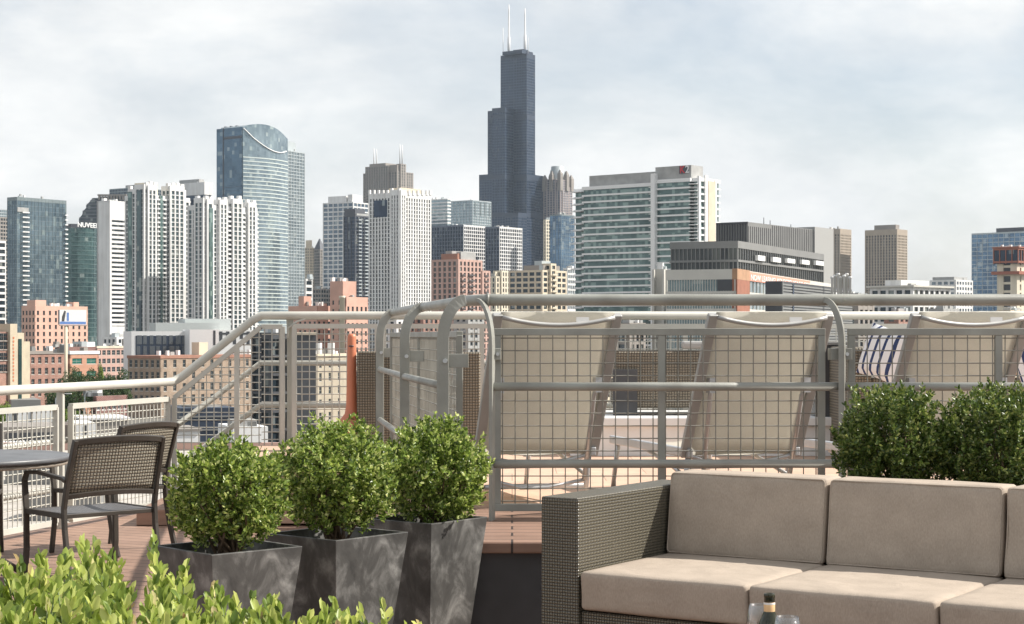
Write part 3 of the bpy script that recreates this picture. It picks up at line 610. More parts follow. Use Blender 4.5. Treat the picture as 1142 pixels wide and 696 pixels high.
MB().box(-.2, .2, b.ly(883), b.ly(884.5), 8, H-.3).build('downpipe', m_black, b.root); MB().box(0, .22, b.ly(926), b.ly(933), b.z(327), b.z(319.5)).build('window', m_wconc, b.root)
b = thing('rooftop_equipment', 'cluster of small white roof vents above the corrugated building', 'roof vents', pt(939, 314, 330)); mb = MB()
for i in range(7): mb.lathe([(.22,-3),(.22,.5+.3*(i%3)),(.38,.6+.3*(i%3)),(.3,.95+.3*(i%3))], (-1.8+i*.55, .4*(i%2), 0), 8)
mb.build('vent_pipe', m_wconc, b)
# right part
tower('office_tower', 'tan office tower partly hidden behind the grey lift tower', 1900, 915, 937, 949.5, 255, m_tan, g_dark, span=1.2, pier=1.6, bay=3.2, fl=3, dep=.8, par=6)
tower('office_tower', 'square tan office tower standing alone against the sky', 1880, 964.5, 1000.5, 1012, 255.5, m_tan, g_dark, span=1.0, pier=1.5, bay=3.4, fl=3, dep=1.0, par=6, a=38, roof=[(975,1003,251,m_stone,3)])
b = tower('apartment_building', 'low grey building with a flat cornice and white columns, right of the corrugated one', 700, 970, 1018, 1060, 320, m_wconc, g_dark, span=.9, pier=1.1, bay=4, fl=3.3, roof=[(987,1005,312.5,m_wconc,2),(1012,1022,316,m_roofplant,2)], a=45)
mb = MB(); mb.box(-b.Lu-1, 1.2, -1.2, b.D+1, b.H, b.H+.7); mb.build('cornice', m_lgrey, b.root)
tower('office_block', 'grey and white low office block left of the blue glass tower', 1200, 1037, 1066, 1085, 312, m_wconc, GL((.08,.11,.14),(.22,.26,.3),2,3.6,.4), span=1.6, pier=1.4, bay=4, a=40, roof=[(1040,1064,309,m_roofplant,1)])
tower('glass_tower', 'blue glass tower cut by the right photo edge behind the unfinished tower', 1400, 1083.5, 1150, 1200, 257.5, m_lmetal, g_blue, span=.5, pier=.35, bay=4.5, fl=3.4, dep=.2, a=44, roof=[(1111,1142,254,m_dconc,2)])
b = Bld('unfinished_tower', 'unfinished concrete tower with rust red work platforms round its top', 900, 1112, 1134, 1152, 40)
Lu, Lv = b.Lu, b.ly(1152); fr, co = MB(), MB(); grid(fr, co, -Lu, 0, 0, Lv, 0, b.z(277), fl=4.2, bay=6, span=1.2, pier=3.4, dep=.8); fr.build('concrete_frame', m_wconc2, b.root); co.build('dark_interior', m_dgrey, b.root)
grid(f2:=MB(), c2:=MB(), -Lu-1.5, 1.5, -1.5, Lv+1.5, b.z(294), b.z(276), fl=6.5, bay=3, span=1.0, pier=.4, dep=.4, par=1.2); f2.build('formwork_screen', c_('rust_steel', (.30,.11,.07), .7), b.root); c2.build('tarpaulin', g_navy, b.root)
mb = MB(); mb.box(-Lu-2.2, 2.2, -2.2, Lv+2, b.z(306), b.z(302.5)).box(-Lu-2, 2, -2, Lv+2, b.z(276.5), b.z(275)); mb.build('work_platform', c_('rust_steel', (.30,.11,.07), .7), b.root)
mb = MB(); random.seed(5)
for i in range(8): x = -random.random()*Lu; mb.box(x, x+1, 2, 3.5, b.z(275.2), b.z(272+random.random()*2))
mb.build('formwork_stack', m_wconc, b.root)

# --- low left city: brick buildings with windows as parts
def win_mesh(w, h, arch=False):
    m = MB(); m.box(-w/2, w/2, 0, .12, 0, h, 1); m.box(-w/2+.14, -.05, -.03, .01, .12, h/2-.05, 0); m.box(.05, w/2-.14, -.03, .01, .12, h/2-.05, 0)
    m.box(-w/2+.14, -.05, -.03, .01, h/2+.05, h-.12, 0); m.box(.05, w/2-.14, -.03, .01, h/2+.05, h-.12, 0); m.box(-w/2-.12, w/2+.12, -.22, .1, -.16, -.01, 1)
    if arch: m.add([(w/2*math.cos(t), y, h+w*.28*math.sin(t)) for y in (0.0, .12) for t in [math.pi*i/6 for i in range(7)]], [tuple(range(7)), tuple(range(13,6,-1))]+[(i,i+7,i+8,i+1) for i in range(6)], 0)
    return m
def brickblock(name, label, Y, xl, xc, xr, top, wall, fl, winw, winh, baysL, baysR, par=1.0, cap=None, a=A0, arch=False, rows=5, glass=None, cat='building', frame=None):
    b = Bld(name, label, Y, xl, xc, xr, a, cat=cat); Lu = b.Lu; Lv = b.ly(xr) if xr > xc else 14; H = b.z(top); wl = MB(); d = .35
    wl.box(-Lu+d, -d, d, Lv-d, 0, H-.3); wl.box(-Lu, 0, 0, Lv, H-par, H)
    proto = None
    for r in range(rows):
        zt = H-par-r*fl; zb = zt-winh; nx = zt-fl if r < rows-1 else 0
        wl.box(-Lu, 0, 0, Lv, max(0, nx), zb)
    for face, nb in (('L', baysL), ('R', baysR)):
        if not nb: 
            if face == 'L': wl.box(-Lu, 0, .0, d+.01, 0, H-.2)
            else: wl.box(-d-.01, 0, 0, Lv, 0, H-.2)
            continue
        Ln = Lu if face == 'L' else Lv; st = Ln/nb
        for i in range(nb+1):
            c0 = i*st-(st-winw)/2; c1 = i*st+(st-winw)/2; c0 = max(0, c0); c1 = min(Ln, c1)
            if face == 'L': wl.box(-Ln+c0, -Ln+c1, .012, d+.01, 0, H-.2)
            else: wl.box(-d-.01, -.012, c0+.013, c1-.013, 0, H-.2)
        for r in range(rows):
            zb = H-par-r*fl-winh
            if zb < 1: continue
            for i in range(nb):
                if proto is None:
                    o = win_mesh(winw, winh, arch).build('window', [glass or m_winglass, frame or m_winframe], b.root); proto = o
                else: o = proto.copy(); sc.collection.objects.link(o); o.parent = b.root
                t = (i+.5)*st
                if face == 'L': o.location = (-Ln+t, .2, zb); o.rotation_euler = (0,0,0)
                else: o.location = (-.2, t, zb); o.rotation_euler = (0,0,math.pi/2)
    wl.box(-Lu, -Lu+d, .01, Lv, 0, H-.25); wl.box(-Lu, 0, Lv-d, Lv-.01, 0, H-.25)
    wl.build('wall', wall, b.root)
    rn = random.Random(int(xr+Y))
    for q in range(6): x = -rn.uniform(1.5, 9); y = rn.uniform(.08,.9)*Lv; s_ = rn.uniform(.7,1.8); MB().box(x-s_, x, y, y+s_, H-.2, H+rn.uniform(.6,1.9)).build('roof_unit', rn.choice((m_roofplant, m_wconc, m_greyclad, m_stone)), b.root)
    if cap: MB().box(-Lu-.2, .2, -.2, Lv+.2, H-.5, H+.35).build('cornice', cap, b.root)
    b.H = H; b.L2 = Lv; return b
b = brickblock('brick_building', 'long brown brick building with a red cornice, behind the sloping handrail', 513, 142.5, 179, 318, 398, m_brown, 3.4, 1.25, 2.2, 6, 14, .9, m_cap, a=34, rows=5)
random.seed(3)
for i in range(14): x, y = -random.uniform(1,12), random.uniform(3,60); h = random.uniform(.5,2); MB().box(x, x+random.uniform(.5,1.5), y, y+random.uniform(.5,1.5), b.H-.1, b.H+h).build('roof_vent', m_white, b.root)
MB().box(-7, -4, b.ly(222,-4), b.ly(232,-4), b.H-.1, b.z(382)).build('stair_head', m_beige, b.root)
b = brickblock('brick_building', 'beige stone building with grouped windows behind the orange receptacle', 450, 318, 330, 440, 397, M('buff_stone', (.40,.35,.27), .85, 0, .12, .5), 3.4, 1.4, 2.1, 2, 11, 1.2, m_beige, a=20, rows=5)
b2 = b; random.seed(8)
for i in range(16): y = random.uniform(2,24); x = -random.uniform(1,5); MB().box(x, x+random.uniform(.6,2), y, y+random.uniform(.6,2.4), b.H-.1, b.H+random.uniform(1,4.2)).build('roof_equipment', m_white, b.root)
b = brickblock('hotel_building', 'pink brick hotel with small square windows behind the billboard', 800, 24, 39, 98, 341, m_pinkb, 3.15, 1.15, 1.8, 4, 9, 2.2, None, rows=10, glass=m_winglass, frame=m_darkframe)
MB().box(-6, -.3, .4, b.ly(52), b.H-.5, b.z(334.5)).build('roof_block', m_pinkb, b.root); MB().box(-6, -1, b.ly(82,-1), b.ly(88,-1), b.H-.5, b.z(336)).build('roof_block', m_pinkb, b.root)
random.seed(4)
for px in (57,61,64,75,79): y = b.ly(px,-2); MB().box(-3, -2, y, y+1.2, b.H-.1, b.H+1+random.random()).build('roof_vent', m_white, b.root)
# art deco brick with tan piers at the left edge
b = Bld('brick_building', 'red brick building with tall stepped tan piers at the left photo edge', 420, -20, -14, 33, 30)
mb = MB().box(-8, 0, 0, b.ly(9), 0, b.z(370)); mb.build('wall', m_redb, b.root)
for p0, p1, t in ((8.7,16.6,361),(16.6,25,371),(25,32.4,381)): MB().box(-8, .8-(p0-8)*.03, b.ly(p0), b.ly(p1), 0, b.z(t)).build('pier', c_('tan_terracotta', (.50,.43,.32), .8, 0, .1, .5), b.root)
MB().box(.3, .75, b.ly(18.5), b.ly(21.8), 4, b.z(378)).build('window_strip', g_green, b.root)
for py in (377, 387, 399, 412):
    for px in (1.5, 5.8): o = win_mesh(1.3,1.8).build('window', [m_winglass, m_winframe], b.root); o.location = (.0, b.ly(px), b.z(py+3)); o.rotation_euler = (0,0,math.pi/2)
mb = MB(); random.seed(2)
for i in range(13): z = b.z(378+i*4); mb.box(.8, .88, b.ly(11.6), b.ly(12.6)+random.uniform(0,.15), z, z+.5)
mb.build('painted_letters', m_orange, b.root)
b = brickblock('brick_building', 'red brick building with arched windows below the billboard', 480, 30, 33, 77.6, 393, m_redb, 2.95, 1.15, 1.7, 0, 6, 1.3, m_stone, a=30, arch=True, rows=4)
b = brickblock('brick_building', 'orange brick building with wide green windows and a white roof edge', 470, 75, 78, 110, 393, c_('orange_brick_wall', (.46,.25,.17), .85, 0, .12, .5), 3.4, 3.6, 1.5, 0, 2, 1.6, m_white, a=30, rows=4, glass=M('green_glass', (.03,.16,.13), .15, .2))
b = brickblock('brick_building', 'maroon roofed building with white boxes on top, behind the billboard pole', 560, 63, 66, 107.5, 387, m_dred, 3.2, 1.2, 1.6, 0, 7, 3.4, None, a=30, rows=3)
for p0, p1, t in ((91,97,381),(97,106,381.5)): MB().box(-5, -1, b.ly(p0,-1), b.ly(p1,-1), b.H-.1, b.z(t)).build('roof_box', m_white if p0 > 95 else m_lmetal, b.root)
b = brickblock('brick_building', 'pinkish brick building with rows of windows left of the white modern block', 700, 104, 108, 145, 387, m_rose, 3.3, 1.9, 1.9, 0, 7, 1.3, m_wconc2, a=30, rows=4)
b = brickblock('brick_building', 'small dark red brick house with white window sills behind the left fence', 400, 104, 107, 142, 442, m_dred, 3.2, 1.1, 1.7, 0, 6, 1.4, None, a=30, rows=3, frame=m_white)
# billboard
b = thing('billboard', 'white and blue billboard on a single tall pole in front of the pink hotel', 'billboard', pt(73.5, 0, 450) * 1); b.location.z = GZ; s = 450/F
MB().tube([(0,0,0),(0,0,zpy(363,450)-GZ)], .42, 10).build('pole', m_beige, b)
fz0, fz1 = zpy(362,450)-GZ, zpy(345.5,450)-GZ; yaw = math.radians(38)
Rm = Matrix.Rotation(yaw, 4, 'Z'); pan = MB(); pan.box(-1.7, 5.4, -.15, .15, fz0, fz1, 0, Rm).build('panel', m_white, b)
MB().prism([(-1.45,.1),(-2.5,2.2),(-2.3,2.3),(-1.3,.25)], fz0, fz1).build('rear_panel', m_black, b); MB().box(-1.8, 5.5, -.5, .0, fz0-.35, fz0-.15, 0, Rm).build('catwalk', m_stone, b)
art = MB(); art.box(-1.65, 5.3, -.17, -.151, fz0+.08, fz0+.75, 0, Rm); art.box(.15,.75,-.171,-.152, fz0+.9, fz1-.7, 0, Rm); art.build('printed_picture', M('billboard_blue', (.12,.22,.5), .5), b)
art = MB(); art.add([Rm@Vector(p) for p in ((-1.2,-.172,fz0+.8),(-.5,-.172,fz0+.8),(-.05,-.172,fz1-.4),(-.5,-.172,fz1-.2),(-1.1,-.172,fz0+2.0))], [(0,1,2,3,4)]); art.build('printed_picture', m_dgrey, b)
# white modern block
def facing_box(name, label, Y, x0, x1, py0, py1, depth, mat, part='wall', rz=math.radians(20), cat='building', group=None, bot=None):
    c = pt((x0+x1)/2, 0, Y); r = thing(name, label, cat, (c.x, Y, GZ), rz, group); hw = (x1-x0)/2/F*Y/math.cos(rz)
    z1 = zpy(py0, Y)-GZ; z0 = 0 if bot is None else zpy(bot, Y)-GZ
    MB().box(-hw, hw, 0, depth, z0, z1).build(part, mat, r); return r, hw, z1
r, hw, z1 = facing_box('modern_building', 'white boxed modern building with dark windows above the brown brick one', 560, 149, 212.5, 369.5, 0, 18, m_white)
zb = zpy(396,560)-GZ; e = .28; mb = MB(); mb.box(-hw+1.3, hw-1.0, -.08, .1, zb, z1-1.4); mb.build('dark_recess', m_black, r)
k = 560/F
for row, (a0, a1) in enumerate(((374,384),(386,396))):
    for i in range(8):
        x = -hw+1.6+i*(2*hw-2.8)/8; ww = (2*hw-2.8)/8*(.55 if (i+row)%3 else .8)
        MB().box(x, x+ww, -.14, -.02, zpy(a1,560)-GZ, zpy(a0,560)-GZ).build('window', M('tinted_pane', (.13,.145,.16), .15, .3) if i+row == 0 else bpy.data.materials['tinted_pane'], r)
r, hw, z1 = facing_box('modern_building', 'plain white stair block beside the dark windowed white building', 555, 212.5, 243, 367.5, 0, 12, m_white)
MB().box(hw*.62, hw*.78, -.05, .1, zpy(385,555)-GZ, z1-.3).build('window_strip', m_dgrey, r)
for tt, x0, x1, py, Y, lab in ((0,176,243,360,600,'lower tier'),(1,208,256,355.5,610,'upper tier')): facing_box('rooftop_building', 'pale grey flat roof tier above the white modern building, '+lab, Y, x0, x1, py, 0, 14, M('pale_roof', (.48,.51,.50), .7))
r, hw, z1 = facing_box('modern_building', 'white and black striped low building right of the white stair block', 600, 243, 284, 368, 0, 14, m_white)
mb = MB()
for i in range(5): mb.box(-hw+.8+i*2.3, -hw+1.9+i*2.3, -.05, .1, zpy(384-(i%2)*6,600)-GZ, z1-.5)
mb.box(-hw+.5, hw-1, -.1, .1, z1-1.6, z1-.9); mb.build('window_strip', m_dgrey, r)
# salmon brick complex
b = brickblock('brick_building', 'salmon brick building with stepped blocks and a cream chimney', 750, 321.5, 353.5, 380, 341, m_salmon, 3.6, 1.3, 1.8, 6, 5, 3.0, None, rows=5, a=38, frame=m_darkframe)
MB().box(b.lx(332), b.lx(338), 0.5, 5, b.H-.2, b.z(330)).build('roof_block', m_salmon, b.root)
MB().box(b.lx(359,4), -.01+0, 5, 6, b.H, b.H+.01+1).build('parapet', m_salmon, b.root)
b = brickblock('brick_building', 'tall square salmon brick block beside the cream chimney', 745, 368, 382, 397.5, 313.5, m_salmon, 3.6, 1.1, 1.6, 2, 3, 8, None, rows=5, a=40, frame=m_darkframe)
b = brickblock('brick_building', 'lower salmon brick wing with window rows right of the chimney', 740, 384, 386, 410.5, 331, m_salmon, 3.4, 1.4, 1.8, 0, 5, 4, None, rows=6, a=30, frame=m_darkframe)
r = thing('chimney', 'cream round chimney in front of the salmon brick blocks', 'chimney', (*pt(381.5,0,700).xy, GZ)); MB().lathe([(1.15,0),(1.0,zpy(333,700)-GZ),(1.25,zpy(333,700)-GZ+.1),(1.25,zpy(330,700)-GZ)], (0,0,0), 14).build('stack', m_wconc2, r)
# dark buildings close behind the stair railing
b = tower('dark_building', 'black steel and glass block behind the top of the stairs', 330, 280, 302, 322, 371, m_dgrey, g_dark, span=.5, pier=.4, bay=2.2, fl=3.4)
r, hw, z1 = facing_box('rooftop_building', 'dark boxy rooftop block left of the orange receptacle', 390, 331, 352, 371, 0, 10, m_dgrey); MB().box(-hw, hw, -.4, 0, z1-.5, z1+.1).build('roof_edge', m_beige, r)
r, hw, z1 = facing_box('dark_building', 'low black roofed structure behind the stair handrail', 230, 203, 262, 455, 0, 12, m_black)
mb = MB()
for i in range(4): mb.box(-hw-.2, hw+.2, -.15, 0, z1-1.2-i*1.7, z1-1.0-i*1.7)
mb.lathe([(2.4,z1-.2),(2.6,z1+.1),(2.3,z1+.2)], (0,5,0), 20); mb.build('louvre_band', m_greyclad, r)
r, hw, z1 = facing_box('low_building', 'white walled low building right below the stair railing', 180, 261, 298, 476, 0, 8, m_white); MB().box(-hw, -hw+2.5, .5, 3, z1, z1+.7).box(hw-2, hw-1, .5, 3, z1, z1+.5).build('roof_unit', m_roofplant, r)
r, hw, z1 = facing_box('low_building', 'white walled low building behind the two bronze chairs', 190, 190, 222, 481, 0, 8, m_white); MB().box(-hw-.2, hw+.2, -.2, 8.2, z1, z1+.25).build('roof_edge', m_stone, r)
r, hw, z1 = facing_box('low_building', 'wide white flat-roofed building behind the far left fence panel', 300, 15, 58, 458, 0, 12, m_white); mb = MB()
mb.box(-hw*.95, -hw*.75, -.05, .1, z1-2.2, z1-.4); mb.box(-hw*.1, hw*.0, -.1, .1, z1-2.4, z1-.1); mb.build('dark_bay', m_dgrey, r)
r, hw, z1 = facing_box('low_building', 'grey tan low building with dark garage openings in the far left', 220, 6, 64, 476, 0, 12, m_stone); mb = MB()
for i in range(4): mb.box(-hw+.5+i*1.6, -hw+1.7+i*1.6, -.06, .1, z1-2.6, z1-.7)
mb.build('garage_opening', m_dgrey, r)
r, hw, z1 = facing_box('low_building', 'white cube-shaped building left of the bronze chairs behind the fence', 260, 84, 106, 472, 0, 10, m_white); MB().box(-.1,.2,-.08,.1,0,z1-.3).build('joint_strip', m_dgrey, r)
r, hw, z1 = facing_box('low_building', 'grey flat building with a white roof edge beside the dark red house', 330, 92, 142, 468, 0, 14, m_stone); MB().box(-hw-.2, hw+.2, -.3, 14, z1, z1+.35).build('roof_edge', m_white, r)
r, hw, z1 = facing_box('low_building', 'low dark roofed shed above the white flat building in the far left', 420, 14, 44, 446, 0, 16, m_greyclad); 
r, hw, z1 = facing_box('low_building', 'dark brown wall strip beside the fence post in the far left', 240, 63, 84, 474, 0, 10, M('brown_wall', (.12,.10,.085), .8))
r = thing('low_building', 'nearest flat gravel roof under the white duct beyond the left fence', 'building', (-14, 32, GZ)); hh = CZ-(502-HY)/F*120-GZ; MB().box(-34, 6, 0, 88, 0, hh).build('roof', M('gravel_roof', (.40,.37,.33), .9, 0, .25, .5), r); MB().box(-34.2, 6.2, 87.9, 88.3, 0, hh+.5).build('parapet', m_rose, r)
for q_, (x_, y_, w_) in enumerate(((-3,20,2.2),(-6,42,3),(1,34,1.6),(-12,60,3.2))): MB().box(x_, x_+w_, y_, y_+w_, hh-.1, hh+1.1).build('roof_unit', (m_lmetal, m_greyclad)[q_%2], r)
r = thing('roof_duct', 'long white ribbed roof duct beyond the left fence', 'duct', pt(-30, 497, 135)); mb = MB(); Ld = 110/F*135
mb.tube([(0,0,0),(Ld,0,.15)], .26, 10)
for i in range(30): mb.tube([(i*Ld/30+.05,0,.005*i),(i*Ld/30+.12,0,.005*i)], .32, 10)
mb.build('pipe', m_wconc, r); MB().box(1,1.2,-.1,.1,-1,-.2).box(Ld-1,Ld-.8,-.1,.1,-1,-.2).build('support', m_stone, r)
# rear filler blocks keep the streets behind built up
wh = ['behind the left edge of the first lounger top','glimpsed between the two rails under the teal slab','glimpsed right of the first lounger top','under the cream ribbed tower beside the side railing','under the rose brick apartments','seen through the corner of the near railing','over the top of the first lounger','over the white tag of the first lounger','behind the striped pillow','above the second railing post','behind the third lounger frame','over the top of the third lounger','at rail level under the blue glass tower','at rail level below the unfinished tower','in front of the white twin towers','behind the pink brick hotel row']
random.seed(21); cols = [m_brown, m_beige, m_stone, m_wconc, m_redb, m_roofplant]; nm = ['brown brick','beige','grey stone','white','red brick','grey metal clad']
for i, (px, Y, py) in enumerate([(640,700,352),(668,620,356),(700,660,360),(440,820,356),(470,780,352),(520,760,350),(560,700,356),(600,720,352),(955,600,330),(905,420,345),(1000,560,347),(1050,620,344),(1090,560,350),(1125,640,346),(150,900,378),(128,1000,376)]):
    k = i % 6
    tower('low_block', f'{nm[k]} low block '+wh[i], Y, px-14, px+2, px+20, py, cols[k], g_dark, span=1.3, pier=1.5, bay=3.5, fl=3.4, roof=[(px-6,px+2,py-3)])
# street lamps
lamp0 = thing('street_lamp', 'street lamp with a curved arm beside the far left fence post', 'street lamp', (*pt(62,0,330).xy, GZ), 0, 'street lamps beyond the left fence')
h = zpy(445,330)-GZ; MB().tube([(0,0,0),(0,0,h),(.3,0,h+.6),(1,0,h+.95),(2,0,h+1.0)], [.12,.1,.08,.07,.06], 8).build('pole', m_lmetal, lamp0); MB().box(1.9,2.9,-.15,.15,h+.9,h+1.08).build('lamp_head', m_wconc, lamp0)
copy_thing(lamp0, 'street lamp with a curved arm nearer the dark red brick house', (*pt(94.5,0,360).xy, GZ-.4))

# trees
def tree(label, px, Y, top, w, seed, leaf, name='broadleaf_tree'):
    rnd = np.random.default_rng(seed); r = thing(name, label, 'tree', (*pt(px,0,Y).xy, GZ), 0, 'street trees among the brick buildings')
    H = zpy(top, Y)-GZ; W = w/F*Y/2; tr = MB(); tr.tube([(0,0,0),(.15,.1,H*.25),(0,0,H*.55),(.2,0,H*.8)], [.35,.28,.2,.08], 7)
    for k in range(6): a = k*1.05+seed; tr.tube([(0,0,H*(.25+.05*k)),(math.cos(a)*W*.4,math.sin(a)*W*.4,H*(.45+.06*k)),(math.cos(a)*W*.75,math.sin(a)*W*.75,H*(.55+.06*k))], [.14,.08,.03], 5)
    tr.build('trunk', m_bark, r)
    V = []; n = 4200; cl = rnd.normal(size=(26,3)); cl /= np.linalg.norm(cl,axis=1)[:,None]; cl *= rnd.uniform(.35,.78,(26,1)); cr = rnd.uniform(.22,.42,26)
    idx = rnd.integers(0,26,n); d = rnd.normal(size=(n,3)); d /= np.linalg.norm(d,axis=1)[:,None]; P = cl[idx]+d*cr[idx][:,None]*rnd.uniform(.6,1.05,(n,1))
    P = P*np.array([W,W,H*.36])+np.array([0,0,H*.62]); add_leaves_mesh('crown', P, rnd, .34, .26, leaf, r, up=.4); return r
def add_leaves_mesh(name, P, rnd, ln, wd, mat, parent, up=.5, dirs=None, jit=.7, fold=.25):
    n = len(P); d = rnd.normal(size=(n,3))*jit
    if dirs is not None: d += dirs
    d[:,2] += up; d /= np.linalg.norm(d,axis=1)[:,None]
    q = rnd.normal(size=(n,3)); sv = np.cross(d,q); sv /= np.linalg.norm(sv,axis=1)[:,None]; nn = np.cross(sv,d)
    l = ln*rnd.uniform(.7,1.2,(n,1)); wv = wd*rnd.uniform(.8,1.15,(n,1))/2
    a = P; b1 = P+d*l*.38+sv*wv+nn*wv*fold; b2 = P+d*l*.82+sv*wv*.72+nn*wv*fold*.5; t = P+d*l-nn*l*.08; c1 = P+d*l*.38-sv*wv+nn*wv*fold; c2 = P+d*l*.82-sv*wv*.72+nn*wv*fold*.5
    V = np.stack([a,b1,b2,t,c2,c1],1).reshape(-1,3); base = np.arange(n)[:,None]*6
    Fq = np.concatenate([base+np.array([[0,1,2,3]]), base+np.array([[0,3,4,5]])],1).reshape(-1,4)
    me = bpy.data.meshes.new(name); me.vertices.add(len(V)); me.vertices.foreach_set('co', V.astype(np.float32).ravel())
    me.loops.add(Fq.size); me.loops.foreach_set('vertex_index', Fq.astype(np.int32).ravel()); me.polygons.add(len(Fq)); me.polygons.foreach_set('loop_start', np.arange(0,Fq.size,4,dtype=np.int32))
    me.update(); me.validate(); me.materials.append(mat); o = bpy.data.objects.new(name, me); sc.collection.objects.link(o); o.parent = parent; return o
m_bark = M('bark', (.10,.075,.05), .9, 0, .3, 8)
leaf_far = leafmat('tree_leaves', [(0,(.018,.04,.012)),(.5,(.045,.085,.025)),(1,(.09,.14,.04))], .3, .6)
leaf_lime = leafmat('lime_leaves', [(0,(.10,.17,.03)),(1,(.24,.32,.07))], .35, .6)
for i, (px, Y, t, w_, lab) in enumerate([(70,440,412,26,'rounded tree low in front of the arched brick windows'),(88,430,406,30,'largest broad tree in front of the green windowed building'),(104,445,407,26,'tree just right of the broadest one'),(120,460,413,26,'tree between the green windows and brown building'),(138,470,411,24,'tree touching the left corner of the brown building'),(60,400,432,22,'low tree in shade under the brick building'),(84,405,430,28,'low tree above the dark red house on the left'),(112,410,428,30,'low tree right above the dark red house'),(136,430,426,24,'low tree beside the brown building base')]):
    tree(lab, px, Y, t, w_, i+1, leaf_far)
tree('bright green tree at the far left photo edge', 4, 330, 443, 26, 31, leaf_lime); tree('bright lime tree just right of the fence post gap', 70, 300, 450, 13, 32, leaf_lime)
tree('small lime tree behind the first fence wires', 83, 360, 457, 12, 33, leaf_lime); tree('small yellow green tree between orange and pink buildings', 112, 480, 404, 10, 34, leaf_lime)

# ---------------------------------------------------------------- the terrace
m_deck = planks('lower_deck_boards', (.33,.215,.16), (.27,.175,.13), .14, 2.4, .65, math.radians(25))
m_deck2 = planks('upper_deck_boards', (.31,.195,.145), (.24,.15,.11), .14, 7.3, .6, 0)
m_paver = planks('peach_pavers', (.60,.42,.31), (.55,.38,.28), .6, .6, .8, 0, .008, (.35,.25,.19))
DZ = .53
tag(MB().prism([(-3.0,15.45),(-5.25,7.8),(-7.8,-1.0),(9,-1.0),(9,15.45)], GZ, -.12).build('terrace_base', M('terrace_wall', (.3,.27,.24), .8)), kind='structure')
tag(MB().prism([(-3.0,15.45),(-5.25,7.8),(-7.8,-1.0),(9,-1.0),(9,15.45)], -.116, 0).build('deck_floor', m_deck), kind='structure')
tag(MB().prism([(-.45,8.02),(9,8.02),(9,9.62),(-.45,9.62)], .478, DZ).build('upper_deck_edge', m_deck2, bevel=.008), kind='structure')
tag(MB().prism([(-.45,9.624),(9,9.624),(9,15.12),(-2.12,15.12),(-2.12,13.7),(-1.08,13.7)], .02, DZ).build('upper_deck', m_paver), kind='structure')
tag(MB().box(-.43, 9, 8.07, 9.6, .004, .474).build('deck_fascia', m_glossdark), kind='structure')
mb = MB()
for i in range(8):
    for z in (.1,.36): mb.lathe([(.012,0),(.012,.008),(.006,.012)], (0,0,0), 8) if False else mb.tube([(-.30+i*.55,8.07,z),(-.30+i*.55,8.06,z)], .013, 8)
tag(mb.build('fascia_bolts', m_alu), kind='structure')
mb = MB()
for i in range(3): mb.box(-2.12-(i+1)*.25, -2.12-i*.25+.02, 13.7, 15.12, .002, DZ-(i+1)*.135)
tag(mb.build('steps', m_deck2, bevel=.006), kind='structure')

def wires(mb, A, B_, z0, z1, z0b=None, z1b=None, p=.0635, r=.0031, n=5, clip=None):
    """welded mesh between A and B (xy); bottom/top heights may slope"""
    A = Vector((*A, 0)); B2 = Vector((*B_, 0)); Ln = (B2-A).length; z0b = z0 if z0b is None else z0b; z1b = z1 if z1b is None else z1b
    k = int(Ln/p)
    off = (Ln-k*p)/2
    nrm = Vector((-(B2-A).y, (B2-A).x, 0)).normalized()*r*1.2
    for i in range(k+1):
        t = (off+i*p)/Ln; P = A.lerp(B2, t); mb.tube([P+Vector((0,0,z0+(z0b-z0)*t)), P+Vector((0,0,z1+(z1b-z1)*t))], r, n, cap=False)
    lo, hi = min(z0,z0b), max(z1,z1b); k = int((hi-lo)/p); off = (hi-lo-k*p)/2
    for i in range(k+1):
        z = lo+off+i*p; t0, t1 = 0.0, 1.0
        if z1b != z1:
            tt = (z-z1)/(z1b-z1)
            if z1b > z1: t0 = max(t0, tt)
            else: t1 = min(t1, tt)
        if z0b != z0:
            tt = (z-z0)/(z0b-z0)
            if z0b > z0: t1 = min(t1, tt)
            else: t0 = max(t0, tt)
        if t1 > t0+.01: mb.tube([A.lerp(B2,t0)+nrm+Vector((0,0,z)), A.lerp(B2,t1)+nrm+Vector((0,0,z))], r, n, cap=False)

# --- near railing: front run and side run, one welded thing
rail = thing('guard_railing', 'near metal guard railing with curved flat posts, framing the raised lounger deck', 'railing', (0,0,DZ))
def P_(mb, name, mat=None, bevel=0): o = mb.build(name, mat or m_rail, rail, bevel); o.location = (0,0,-DZ); return o
TOPZ = 1.633
P_(MB().tube([(5.6,9.05,TOPZ),(1.6,9.05,TOPZ),(-.06,9.05,TOPZ),(-.127,9.06,TOPZ),(-.16,9.09,TOPZ),(-.226,9.25,TOPZ),(-.554,11.25,TOPZ),(-.93,13.9,TOPZ),(-.97,14.2,TOPZ)], .029, 16), 'top_rail')
P_(MB().tube([(-.127,9.05,TOPZ),(-.115,9.05,TOPZ)], .034, 16), 'rail_collar')
for z in (1.198, .812):
    P_(MB().tube([(-.10,8.975,z),(1.65,8.975,z)], .0215, 12), 'mid_rail'); P_(MB().tube([(1.65,8.975,z),(3.45,8.975,z)], .0215, 12), 'mid_rail')
    P_(MB().tube([(-.351,9.10,z),(-.67,11.2,z),(-1.01,13.7,z),(-1.03,13.95,z)], .0215, 12), 'mid_rail')
